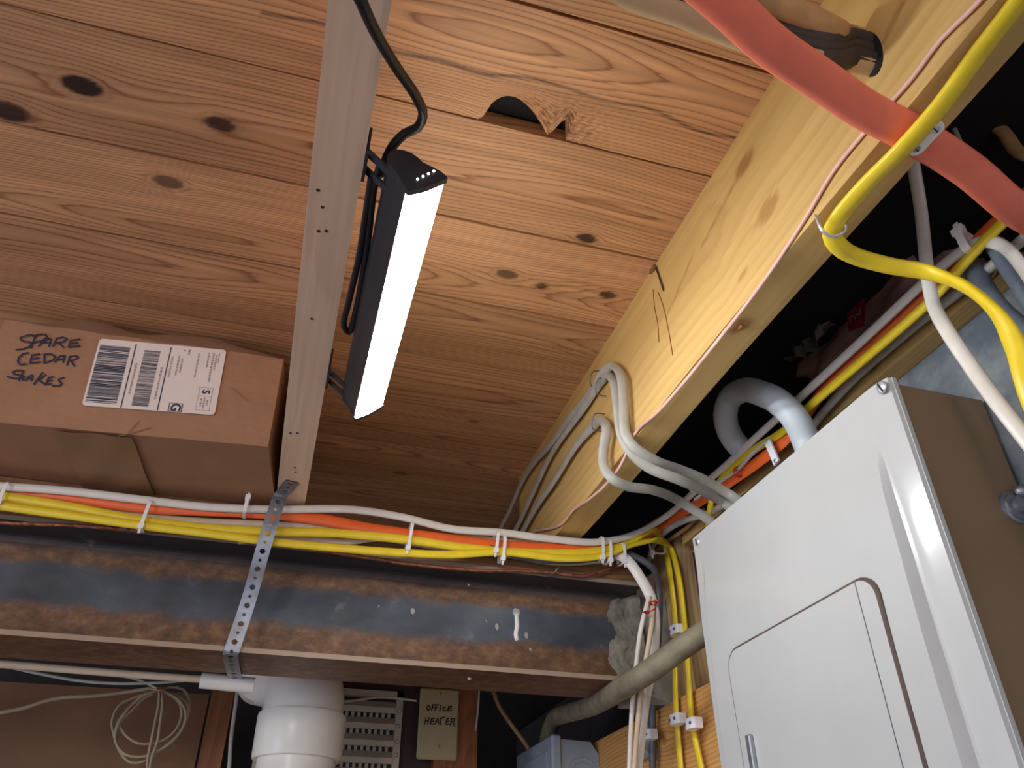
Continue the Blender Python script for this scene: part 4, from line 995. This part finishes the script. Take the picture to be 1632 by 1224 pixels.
HW = [[(-0.3452,0.8873,2.1973),(-0.3516,0.8879,2.1970),(-0.3582,0.8886,2.1924),(-0.3577,0.8885,2.1892),(-0.3531,0.8881,2.1869),(-0.3467,0.8875,2.1869),(-0.3438,0.8872,2.1849),(-0.3447,0.8873,2.1806),(-0.3497,0.8878,2.1761),(-0.3573,0.8885,2.1738)],
 [(-0.3427,0.8871,2.1983),(-0.3432,0.8871,2.1885),(-0.3427,0.8871,2.1785)], [(-0.3454,0.8873,2.1954),(-0.3396,0.8868,2.2001),(-0.3332,0.8861,2.2006),(-0.3305,0.8859,2.1972),(-0.3336,0.8862,2.1915),(-0.3412,0.8869,2.1871)],
 [(-0.3352,0.8863,2.1821),(-0.3324,0.8861,2.1900),(-0.3275,0.8856,2.1954),(-0.3250,0.8853,2.1944),(-0.3239,0.8852,2.1837)], [(-0.3344,0.8863,2.1875),(-0.3242,0.8853,2.1899)],
 [(-0.3188,0.8847,2.1975),(-0.3196,0.8848,2.1841)], [(-0.3197,0.8848,2.1963),(-0.3132,0.8842,2.1992),(-0.3080,0.8837,2.1977),(-0.3098,0.8838,2.1932),(-0.3176,0.8846,2.1894)], [(-0.3144,0.8843,2.1898),(-0.3078,0.8836,2.1844)],
 [(-0.2938,0.8823,2.1989),(-0.3028,0.8831,2.1959),(-0.3025,0.8831,2.1854),(-0.2909,0.8820,2.1890)], [(-0.3021,0.8831,2.1908),(-0.2946,0.8823,2.1932)],
 [(-0.3431,0.8871,2.1710),(-0.3482,0.8876,2.1690),(-0.3510,0.8879,2.1633),(-0.3502,0.8878,2.1572),(-0.3466,0.8875,2.1533),(-0.3404,0.8868,2.1549)],
 [(-0.3305,0.8859,2.1710),(-0.3380,0.8866,2.1685),(-0.3366,0.8865,2.1564),(-0.3262,0.8854,2.1599)], [(-0.3374,0.8865,2.1627),(-0.3295,0.8858,2.1654)],
 [(-0.3254,0.8854,2.1715),(-0.3214,0.8850,2.1587)], [(-0.3254,0.8854,2.1715),(-0.3181,0.8847,2.1727),(-0.3126,0.8841,2.1698),(-0.3135,0.8842,2.1641),(-0.3214,0.8850,2.1587)],
 [(-0.3105,0.8839,2.1613),(-0.3080,0.8837,2.1710),(-0.3030,0.8832,2.1727),(-0.3018,0.8830,2.1624)], [(-0.3093,0.8838,2.1649),(-0.3022,0.8831,2.1674)],
 [(-0.2966,0.8825,2.1722),(-0.2964,0.8825,2.1593)], [(-0.2976,0.8826,2.1713),(-0.2902,0.8819,2.1737),(-0.2872,0.8816,2.1720),(-0.2901,0.8819,2.1679),(-0.2962,0.8825,2.1653)], [(-0.2935,0.8822,2.1657),(-0.2878,0.8817,2.1586)],
 [(-0.3419,0.8870,2.1453),(-0.3473,0.8875,2.1447),(-0.3507,0.8879,2.1418),(-0.3482,0.8876,2.1390),(-0.3413,0.8869,2.1382),(-0.3396,0.8868,2.1356),(-0.3442,0.8872,2.1329),(-0.3541,0.8882,2.1347)],
 [(-0.3399,0.8868,2.1447),(-0.3405,0.8869,2.1311)], [(-0.3406,0.8869,2.1349),(-0.3368,0.8865,2.1375),(-0.3363,0.8864,2.1313)],
 [(-0.3331,0.8861,2.1316),(-0.3318,0.8860,2.1384),(-0.3287,0.8857,2.1399),(-0.3270,0.8855,2.1320)], [(-0.3322,0.8860,2.1342),(-0.3278,0.8856,2.1355)],
 [(-0.3191,0.8848,2.1450),(-0.3231,0.8851,2.1278)], [(-0.3151,0.8844,2.1423),(-0.3201,0.8849,2.1344),(-0.3113,0.8840,2.1288),(-0.3056,0.8834,2.1306)],
 [(-0.3059,0.8834,2.1404),(-0.3105,0.8839,2.1388),(-0.3105,0.8839,2.1300)], [(-0.3106,0.8839,2.1341),(-0.3061,0.8835,2.1355)],
 [(-0.2945,0.8823,2.1407),(-0.2994,0.8828,2.1380),(-0.2980,0.8827,2.1355),(-0.2940,0.8823,2.1326),(-0.2953,0.8824,2.1290),(-0.3027,0.8831,2.1277)]]
mb = MB()
for s_ in HW: mb.ribbon(s_, .0021, nrm, .0024)
tag(mb.build('handwriting', INKB, bx), 'dark marker words SPARE CEDAR SHAKES')
for q in ([(-0.2054,0.8736,2.0752),(-0.1979,0.8728,2.0915)], [(-0.2139,0.8744,2.0684),(-0.1834,0.8714,2.0836)], [(-0.1045,0.8636,2.1496),(-0.0829,0.8615,2.1336)]):
    mb = MB(); mb.ribbon(q, .0011, nrm, .0026); tag(mb.build('tape_glint', TAPE, bx), 'creased shiny tape edge')

# ================================================================ PERFORATED STRAP
def perf(pts, sides, w, name, label):
    # straight runs between the knots, bends rounded by cutting corners
    P = [Vector(p) for p in pts]; S = [Vector(q) for q in sides]
    for _ in range(3):
        P2, S2 = [P[0]], [S[0]]
        for i in range(len(P) - 1):
            for t in (.25, .75):
                P2.append(P[i].lerp(P[i + 1], t)); S2.append(S[i].lerp(S[i + 1], t))
        P, S = P2 + [P[-1]], S2 + [S[-1]]
    acc = [0]
    for i in range(1, len(P)): acc.append(acc[-1] + (P[i] - P[i - 1]).length)
    def at(q):
        q = min(max(q, 0), acc[-1])
        i = next((k for k in range(1, len(P)) if acc[k] >= q), len(P) - 1)
        t = (q - acc[i - 1]) / max(1e-9, acc[i] - acc[i - 1])
        return P[i - 1].lerp(P[i], t), S[i - 1].lerp(S[i], t)
    def pt(q, o):
        p, sd = at(q); a, b = at(q - .003)[0], at(q + .003)[0]; t = (b - a).normalized()
        sd = (sd - t * sd.dot(t)).normalized()
        return p + sd * o, sd.cross(t).normalized()
    m = MB(); n = round(acc[-1] / .0112); Lc = acc[-1] / n
    for side in (0, 1):
        for i in range(n):
            s0, s1 = i * Lc, (i + 1) * Lc; sm = (s0 + s1) / 2
            r = .0036 if i % 2 == 0 else .0021
            outer = [(s0, -w / 2), (sm, -w / 2), (s1, -w / 2), (s1, 0), (s1, w / 2), (sm, w / 2), (s0, w / 2), (s0, 0)]
            inner = [(sm + r * math.cos(a), r * math.sin(a)) for a in (math.atan2(o, q - sm) for q, o in outer)]
            vs = []
            for q, o in outer + inner:
                p, nn = pt(q, o); vs.append(p + nn * (.0009 * side))
            m.add(vs, [((j, (j + 1) % 8, 8 + (j + 1) % 8, 8 + j) if side else (j, 8 + j, 8 + (j + 1) % 8, (j + 1) % 8)) for j in range(8)])
    return tag(m.build(name, ZINC), label, 'strap')
ps = [(-0.0156,0.9416,2.0733),(-0.0270,0.9817,2.0733),(-0.0300,0.9740,2.0601),(-0.0370,0.9770,1.9995),(-0.0440,1.0130,1.9368),(-0.0528,1.0130,1.8767),(-0.0531,1.0170,1.8711),(-0.0517,1.0841,1.8753),(-0.0442,1.1866,1.8753)]
perf(ps, [(.85, .5, 0), (.85, .5, 0), (.95, .05, .2), (1, 0, .15), (1, 0, .12), (1, 0, .1), (1, 0, .05), (1, .05, 0), (1, .05, 0)], .0180, 'perforated_strap', 'galvanised perforated strap from the pinkish joist down around the steel beam')

# ================================================================ CABLE TIES
def tie(c, hz, hy, label, tilt=0.0, headdir=-1, along=(1, 0, 0), w=.0042):
    c = Vector(c); t = Vector(along).normalized(); z = Vector((tilt, 0, 1)).normalized(); y = z.cross(t).normalized()
    if y.y > 0: y = -y
    root = empty('cable_tie', c, label, 'cable tie', 'white cable ties on the bundle')
    m = MB(); k = 20; loop = []
    for i in range(k):
        a = 2 * math.pi * i / k
        ca, sa = math.cos(a), math.sin(a)
        e = .45
        loop.append((hy * math.copysign(abs(ca) ** e, ca), hz * math.copysign(abs(sa) ** e, sa)))
    vs = []
    for (p, q) in loop:
        for (sx, gr) in ((-w / 2, 0), (w / 2, 0), (w / 2, .001), (-w / 2, .001)):
            vs.append(c + y * (p + math.copysign(gr, p)) + z * (q + math.copysign(gr, q)) + t * sx)
    m.add(vs, [(i * 4 + j, i * 4 + (j + 1) % 4, ((i + 1) % k) * 4 + (j + 1) % 4, ((i + 1) % k) * 4 + j) for i in range(k) for j in range(4)])
    m.build('band', NYLON, root)
    h = c + z * (headdir * (hz + .0005)) + y * (hy * .8)
    m = MB(); m.obox(h, t, y, z, w * .78, .0032, .0035); m.build('head', NYLON, root)
    m = MB(); e2 = h + z * (headdir * .004); m.obox(e2 + z * (headdir * .002), t, y, z, w * .34, .0008, .003); m.build('tail', NYLON, root)
TI = [(-0.3462,0.9980,2.0353),(-0.1841,0.9980,2.0288),(-0.0689,0.9980,2.0553),(0.1482,0.9980,2.0400),(0.2698,0.9980,2.0461),(0.2799,0.9980,2.0379),(0.4282,0.9980,2.0550),(0.4398,0.9980,2.0524),(0.4614,0.9980,2.0510)]
for q, hz, lb, hd, tl in zip(TI, (.013, .018, .010, .019, .015, .017, .016, .016, .014),
        ('white cable tie at the far end of the bundle under the box label', 'white cable tie below the box, spanning white to yellow cable', 'white cable tie with its head up, just before the metal strap',
         'white cable tie midway along the bundle, its head below the yellow cable', 'first of two close white ties where the yellow cables meet', 'second of two close white ties where the yellow cables meet',
         'first of three white ties by the bundle corner', 'second of three white ties by the bundle corner, with big head', 'third of three white ties by the bundle corner'),
        (-1, -1, 1, -1, -1, -1, -1, -1, -1), (.05, .08, .05, .10, .1, .08, .05, .05, 0)):
    tie(q, hz, .013, lb, tl, hd)
tie([(0.5350,1.0242,2.0862)][0], .014, .012, 'white cable tie round the cables behind the post corner', 0, -1, (0, 1, 0))
tie([(0.5370,0.8844,2.1181)][0], .010, .012, 'white cable tie on the bundle under the two joist cables', 0, 1, (-.1, -.8, .2))
tie([(0.5350,0.3686,2.1022)][0], .011, .010, 'milky cable tie where white cable bends above the panel', 0, 1, (.2, -.8, .1), .007)
for q, al, lb, pl2 in (([(0.5350,0.7779,2.0846)][0], (0, 1, .2), 'red twist tie on the orange cable above the panel', .010), ([(0.4905,0.9700,1.9721)][0], (0, 0, 1), 'upper red twist tie on the white wires at the pier', .009), ([(0.4784,0.9680,1.9571)][0], (0, 0, 1), 'lower red twist tie on the white wires at the pier', .005)):
    c = Vector(q); t = Vector(al).normalized(); u2 = t.orthogonal().normalized(); v2 = t.cross(u2)
    m = MB(); m.tube([c + u2 * (pl2 * .7 * math.cos(a)) + v2 * (pl2 * .6 * math.sin(a)) for a in np.linspace(0, 6.4, 14)], .0024, None, tuple(t), n=6, step=.003)
    m.tube([c + Vector((-.004, -.004, 0)), c + Vector((-.010, -.008, -.004))], .002, None, (0, 0, 1), n=6); m.tube([c + Vector((.003, -.005, 0)), c + Vector((.010, -.007, .004))], .002, None, (0, 0, 1), n=6)
    tag(m.build('twist_tie', REDTIE, smooth=True), lb, 'twist tie')

# white saddle clips on the vertical cables
def saddle(c, n_, label, w=.0125, along=(0, -.25, 1)):
    c = Vector(c); n2 = Vector(n_).normalized(); t = Vector(along).normalized(); s2 = t.cross(n2).normalized(); t = n2.cross(s2)
    root = empty('saddle_clip', c, label, 'clip', 'white saddle clips')
    m = MB(); k = 12; pr = []
    for i in range(k + 1):
        a = math.pi * i / k; pr.append((w * math.copysign(abs(math.cos(a)) ** .75, math.cos(a)), .0095 * abs(math.sin(a)) ** .6))
    pr = [(w, -.006)] + pr + [(-w, -.006)]
    kk = len(pr)
    m.add([c + s2 * p + n2 * q + t * d for d in (-.0065, .0065) for p, q in pr], [tuple(range(kk)), tuple(range(kk, 2 * kk))[::-1]] + [(i, kk + i, kk + (i + 1) % kk, (i + 1) % kk) for i in range(kk)])
    m.build('saddle', CLIPW, root)
    for sg in (-1, 1):
        p = c + s2 * (sg * w * .55) + n2 * .0088
        m = MB(); m.cyl(p, p + n2 * .0012, .0022, .0018, 10); m.build('nail_hole', DGREY, root)
for q, lb in zip([(0.5520,1.0239,1.9552),(0.5320,1.1069,1.8284),(0.5320,1.0158,1.8313),(0.5320,0.9743,1.8177)], ('white clip on the yellow cable just above the flexible conduit', 'white clip on the dark grey cable', 'white clip on the yellow cable farther from the panel', 'white clip on the yellow cable beside the panel')):
    saddle(q, (-1, 0, 0), lb, along=(0, 0, 1))
cc_ = empty('cable_clip', [(0.5300,0.6948,2.0686)][0], 'flat white clip with screw on the orange cable above the panel', 'clip')
ca, cb = [Vector(q) for q in [(0.5300,0.6987,2.0812),(0.5300,0.6921,2.0534)]]
m = MB(); d_ = (cb - ca); m.obox((ca + cb) / 2, d_, d_.cross(Vector((1, 0, 0))), (1, 0, 0), d_.length / 2 + .003, .0052, .0012); m.build('clip_body', CLIPW, cc_)
screw('clip_screw', cb + Vector((-.0010, 0, 0)), .003, cc_)
st2 = [(0.1923,1.0060,2.0301),(0.3609,1.0060,2.0174)]
for q, lb in zip(st2, ('wire staple end sticking out between the two yellow cables', 'wire staple over the copper wire near the bundle corner')):
    m = MB(); x, y, z = q; m.tube([(x - .006, y + .012, z - .004), (x - .002, y - .004, z - .002), (x + .003, y - .007, z + .004), (x + .004, y + .012, z + .006)], .0022, None, (0, -1, 0), n=6, step=.003)
    tag(m.build('cable_staple', STEELW, smooth=True), lb, 'staple')
x, y, z = [(-0.2093,1.0110,2.0160)][0]
m = MB(); m.tube([(x - .010, y - .004, z + .006), (x - .003, y - .005, z - .001), (x + .006, y - .003, z - .003), (x + .008, y + .012, z - .002)], .0024, None, (0, -1, 0), n=6, step=.003)
tag(m.build('bent_nail', STEELW, smooth=True), 'bent nail over the copper wire under the box', 'nail')

# ================================================================ CONDUITS
cable('flexible_conduit', [(0.5450,0.8274,1.9286),(0.5050,0.8569,1.9025),(0.4750,0.8787,1.8834),(0.4520,0.9151,1.8663),(0.4480,1.0061,1.8633),(0.4620,1.1318,1.8723),(0.4800,1.2721,1.8920),(0.4800,1.3331,1.8987),(0.4950,1.4261,1.9057),(0.4950,1.4569,1.8819),(0.4950,1.4602,1.8461)], .0285, None, DIRTY, 'dirty grey flexible conduit bending from panel toward junction box', cat='conduit', n=18, step=.006)
ce = empty('conduit_elbow', [(0.5300,0.6383,2.0486)][0], 'fat pale grey conduit bend rising from the panel top', 'conduit')
mb = MB(); mb.tube([(0.5250,0.6225,2.0076),(0.5250,0.6265,2.0403),(0.5120,0.6194,2.0648),(0.5000,0.6265,2.0905),(0.5000,0.6507,2.1166),(0.5050,0.6914,2.1497),(0.5050,0.7234,2.1571),(0.5050,0.7395,2.1422),(0.5250,0.7649,2.1292),(0.5500,0.7747,2.1102)], .0305, None, (-1, 0, 0), n=22, step=.007)
mb.build('bend', GREYPVC, ce, smooth=True)
q = [(0.5250,0.6251,2.0221)][0]
mb = MB(); mb.lathe((q[0], q[1], H + .400), (0, 0, 1), [(.021, 0), (.021, .006), (.018, .007), (.018, .012), (.016, .013)], 24); mb.build('lock_nut', ZINC, ce, smooth=True, angle=40)
cn = empty('cable_connector', (.52, .745, H + .40), 'white plastic cable connector on the panel top', 'connector')
q = [(0.5250,0.7801,2.0484)][0]
mb = MB(); mb.lathe((q[0], q[1], H + .400), (-.15, 0, 1), [(.015, 0), (.015, .006), (.012, .007), (.0125, .018), (.0095, .019), (.009, .010)], 22); mb.build('connector_body', NYLON, cn, smooth=True, angle=40)
mb = MB(); mb.cyl((q[0] - .014, q[1], H + .412), (q[0] - .010, q[1], H + .412), .003, None, 10); mb.build('connector_screw', CHROME, cn)

# dark bay above the panel
cable('white_cable', [(0.5000,0.3540,2.2136),(0.5000,0.3616,2.1820),(0.5100,0.3784,2.1518),(0.5100,0.3886,2.1168),(0.5000,0.3901,2.0767),(0.5000,0.3960,2.0488),(0.4850,0.3822,2.0032),(0.4850,0.3748,1.9629),(0.4750,0.3581,1.9139),(0.4750,0.3481,1.8749),(0.4750,0.3348,1.8188)], .0118, .0068, WHITE, 'white cable dropping out of the dark bay past the panel side', (-1, -.6, 0))
cable('tan_cable', [(0.6000,0.3487,2.3415),(0.6000,0.3422,2.2875),(0.6000,0.3332,2.2360),(0.6000,0.3243,2.1901)], .014, .008, TAN, 'tan cable high in the dark bay behind the red cable', (-.6, -.8, 0))
cable('thin_white_wire', [(0.5600,0.3495,2.2636),(0.5600,0.3494,2.2389),(0.5600,0.3520,2.2110),(0.5600,0.3590,2.1811)], .005, None, GREYW, 'thin pale wire in the dark bay beside the red cable', cat='wire')
cable('grey_black_cable', [(0.5500,0.3835,2.0876),(0.5500,0.3833,2.0685),(0.5500,0.3792,2.0397),(0.5500,0.3674,2.0043),(0.5500,0.3559,1.9782)], .018, None, BGREY, 'lower thick blue grey cable end at the picture edge above the panel', cat='cable', n=14)
cable('grey_black_cable', [(0.5480,0.3557,2.0935),(0.5480,0.3542,2.0739),(0.5480,0.3513,2.0438),(0.5480,0.3467,2.0060)], .017, None, BGREY, 'upper thick blue grey cable under the white bend', cat='cable', n=14)
cable('grey_white_cable', [(0.5500,0.6809,2.0505),(0.5560,0.6546,2.0765),(0.5530,0.5804,2.0875),(0.5530,0.5281,2.0897),(0.5530,0.5072,2.0893),(0.5530,0.4505,2.0875),(0.5530,0.4089,2.0836),(0.5530,0.3704,2.0811),(0.5530,0.3227,2.0800)], .011, .008, GREYW, 'grey white cable lying on the ledger strip', (-1, 0, 0))
x, y, z = [(0.5600,0.3801,2.0795)][0]
mb = MB(); mb.cyl((x, y, z), (x - .004, y - .02, z + .004), .0035, None, 10); tag(mb.build('brass_fitting', BRASS, smooth=True, angle=40), 'tiny brass fitting between the two thick grey cables', 'fitting')

bag = empty('insulation_bag', (.62, .66, H + .56), 'dark crumpled insulation bag with red print in the dark bay', 'bag')
bc = [(0.6400,0.6453,2.2305)][0]
def crump(u, v, s, seed):
    a = 2 * math.pi * u; b = math.pi * (v - .5)
    r = 1 + .10 * math.sin(5 * a + 3 * b + seed) + .08 * math.sin(9 * a - 7 * b + seed * 2) + .05 * math.sin(17 * b + 4 * a)
    e = lambda q: math.copysign(abs(q) ** .6, q)
    return (s[0] * r * e(math.cos(b)) * e(math.cos(a)), s[1] * r * e(math.cos(b)) * e(math.sin(a)), s[2] * r * e(math.sin(b)))
mb = MB(); mb.grid(lambda u, v: Vector(bc) + Vector(crump(u, v, (.055, .13, .05), 2)) + Vector((.05, -.02, .02)), 48, 24); mb.build('batt', BATT, bag, smooth=True)
F1 = [(0.6200,0.7555,2.2812),(0.6200,0.7111,2.2929),(0.6200,0.6745,2.2775),(0.6200,0.6384,2.2680)]; F2 = [(0.6000,0.7055,2.2237),(0.6000,0.6566,2.2089),(0.6000,0.6355,2.2215),(0.6000,0.6091,2.2090)]
mb = MB(); mb.grid(lambda u, v: Vector(resample(F1, .01)[min(int(u * (len(resample(F1, .01)) - 1)), len(resample(F1, .01)) - 1)]).lerp(Vector(resample(F2, .01)[min(int(u * (len(resample(F2, .01)) - 1)), len(resample(F2, .01)) - 1)]), v) + Vector((.006 * math.sin(u * 25 + v * 6), .003 * math.sin(v * 9 + u * 14), 0)), 20, 6)
tag(mb.build('plastic_film', FILM, bag, smooth=True), 'torn clear plastic film edge')
RL_ = [Vector(q) for q in [(0.6000,0.5898,2.2136),(0.6000,0.5570,2.2113),(0.6000,0.5730,2.1809),(0.6000,0.5962,2.1913)]]
mb = MB(); mb.add(RL_, [(0, 1, 2, 3)]); mb.add([p + Vector((.002, 0, 0)) for p in RL_], [(3, 2, 1, 0)]); mb.build('red_print', REDLAB, bag)
mb = MB(); mb.ribbon([(0.5985,0.5863,2.1987),(0.5985,0.5864,2.2046),(0.5985,0.5800,2.2024),(0.5985,0.5787,2.1966),(0.5985,0.5737,2.2003),(0.5985,0.5689,2.1945),(0.5985,0.5677,2.2032)], .0018, (-1, 0, 0)); tag(mb.build('pale_lettering', FILM, bag), 'pale squiggle on the red print')

# ================================================================ LOOSE WIRES UNDER THE BEAM
Yc = 1.42
coil = empty('wire_coil', [(-0.1724,1.4200,1.9178)][0], 'hanging coil of thin cream wire in front of the plywood', 'coil')
LOOPS = [[(-0.1744,1.4250,1.9200),(-0.2039,1.4250,1.9065),(-0.2251,1.4250,1.8926),(-0.2298,1.4250,1.8712),(-0.2205,1.4250,1.8474),(-0.2081,1.4250,1.8277),(-0.1926,1.4250,1.8142),(-0.1800,1.4250,1.8118),(-0.1667,1.4250,1.8165),(-0.1525,1.4250,1.8278),(-0.1332,1.4250,1.8456),(-0.1226,1.4250,1.8708),(-0.1219,1.4250,1.9026),(-0.1366,1.4250,1.9224),(-0.1576,1.4250,1.9243),(-0.1732,1.4250,1.9201)],
 [(-0.1733,1.4180,1.9171),(-0.1949,1.4180,1.9030),(-0.2103,1.4180,1.8857),(-0.2197,1.4180,1.8655),(-0.2182,1.4180,1.8486),(-0.2122,1.4180,1.8346),(-0.2029,1.4180,1.8244),(-0.1898,1.4180,1.8197),(-0.1697,1.4180,1.8211),(-0.1525,1.4180,1.8302),(-0.1381,1.4180,1.8417),(-0.1253,1.4180,1.8619),(-0.1208,1.4180,1.8871),(-0.1282,1.4180,1.9032),(-0.1480,1.4180,1.9123),(-0.1695,1.4180,1.9174)],
 [(-0.1735,1.4120,1.9144),(-0.1895,1.4120,1.9032),(-0.2049,1.4120,1.8811),(-0.2155,1.4120,1.8658),(-0.2118,1.4120,1.8563),(-0.1992,1.4120,1.8449),(-0.1829,1.4120,1.8373),(-0.1636,1.4120,1.8376),(-0.1457,1.4120,1.8445),(-0.1321,1.4120,1.8604),(-0.1291,1.4120,1.8804),(-0.1355,1.4120,1.8976),(-0.1493,1.4120,1.9083),(-0.1673,1.4120,1.9148)],
 [(-0.1719,1.4080,1.9143),(-0.1879,1.4080,1.9082),(-0.2029,1.4080,1.8940),(-0.2144,1.4080,1.8723),(-0.2177,1.4080,1.8552),(-0.2151,1.4080,1.8386),(-0.2033,1.4080,1.8251),(-0.1898,1.4080,1.8186),(-0.1684,1.4080,1.8190),(-0.1575,1.4080,1.8236),(-0.1408,1.4080,1.8350),(-0.1264,1.4080,1.8526),(-0.1215,1.4080,1.8750),(-0.1278,1.4080,1.8922),(-0.1449,1.4080,1.9064),(-0.1669,1.4080,1.9146)]]
for l_ in LOOPS:
    mb = MB(); mb.tube(l_, .0042, None, (0, -1, 0), n=7, step=.008); mb.build('loop', CREAMDIM, coil, smooth=True)
for l_ in ([(-0.1698,1.4050,1.9143),(-0.1660,1.4050,1.8956),(-0.1648,1.4050,1.8647),(-0.1638,1.4050,1.8406),(-0.1629,1.4050,1.8170),(-0.1591,1.4050,1.7940)], [(-0.1643,1.4020,1.9102),(-0.1593,1.4020,1.8891),(-0.1566,1.4020,1.8621),(-0.1545,1.4020,1.8381),(-0.1572,1.4020,1.8191),(-0.1558,1.4020,1.7937)]):
    mb = MB(); mb.tube(l_, .0042, None, (0, -1, 0), n=7, step=.008); mb.build('tail', CREAMDIM, coil, smooth=True)
q = Vector([(-0.1715,1.4050,1.9161)][0])
mb = MB(); mb.tube([q + Vector((.008 * math.cos(a), .010 * math.sin(a), .004 * math.sin(a))) for a in np.linspace(0, 6.3, 12)], .007, .003, (0, 0, 1), n=8); mb.build('binding', TAN, coil, smooth=True)
cable('cream_wire', [(-0.4063,1.4100,1.8631),(-0.3834,1.4100,1.8696),(-0.3522,1.4100,1.8785),(-0.3295,1.4100,1.8889),(-0.3070,1.4100,1.8958),(-0.2622,1.4100,1.9013),(-0.2190,1.4100,1.9097),(-0.1768,1.4100,1.9191)], .0058, None, CREAMDIM, 'cream wire drooping across the plywood into the coil', cat='wire')
cable('thin_grey_wire', [(-0.3593,1.2000,1.8847),(-0.3374,1.2000,1.8855),(-0.2985,1.2000,1.8802),(-0.2513,1.2000,1.8746),(-0.2047,1.2000,1.8737),(-0.1504,1.2000,1.8781),(-0.0954,1.2000,1.8868)], .0042, None, GREYW, 'thin grey wire sagging just below the cream conduit', cat='wire')
cable('thin_grey_wire', [(-0.2646,1.2500,1.8959),(-0.2163,1.2500,1.8968),(-0.1777,1.2500,1.8908),(-0.1549,1.2500,1.8821)], .0036, None, GREYW, 'thin grey wire slanting down into the wire coil', cat='wire')
cable('thin_grey_wire', [(0.1199,1.4000,1.9129),(0.1475,1.4000,1.9185),(0.1786,1.4000,1.9245),(0.2106,1.4000,1.9244),(0.2421,1.4000,1.9223)], .0040, None, GREYW, 'thin wire arching over the louvre vent', cat='wire')
cable('thin_grey_wire', [(-0.0448,1.3800,1.9216),(-0.0384,1.3800,1.9076),(-0.0296,1.3800,1.9014),(-0.0181,1.3800,1.9021)], .0040, None, GREYW, 'short wire loop beside the drain pipe collar', cat='wire')
cable('grey_conduit_wire', [(-0.0537,1.4400,1.9401),(-0.0521,1.4400,1.9103),(-0.0490,1.4400,1.8528),(-0.0431,1.4400,1.8026)], .0062, None, GREYW, 'slim grey wire running down beside the reddish stud', cat='wire')
cable('thin_grey_wire', [(0.3598,1.4300,1.9596),(0.3582,1.4300,1.9221),(0.3545,1.4300,1.8856)], .0035, None, GREYW, 'thin wire down the edge of the switch plate stud', cat='wire')
cable('tan_cable', [(0.4032,1.5000,1.9755),(0.4157,1.5000,1.9458),(0.4402,1.5000,1.9140),(0.4679,1.5000,1.8818),(0.4821,1.5000,1.8622)], .0085, .006, TAN, 'tan cable slanting through the dark gap to the junction box')

sc.cycles.max_bounces = 8
sc.cycles.diffuse_bounces = 5
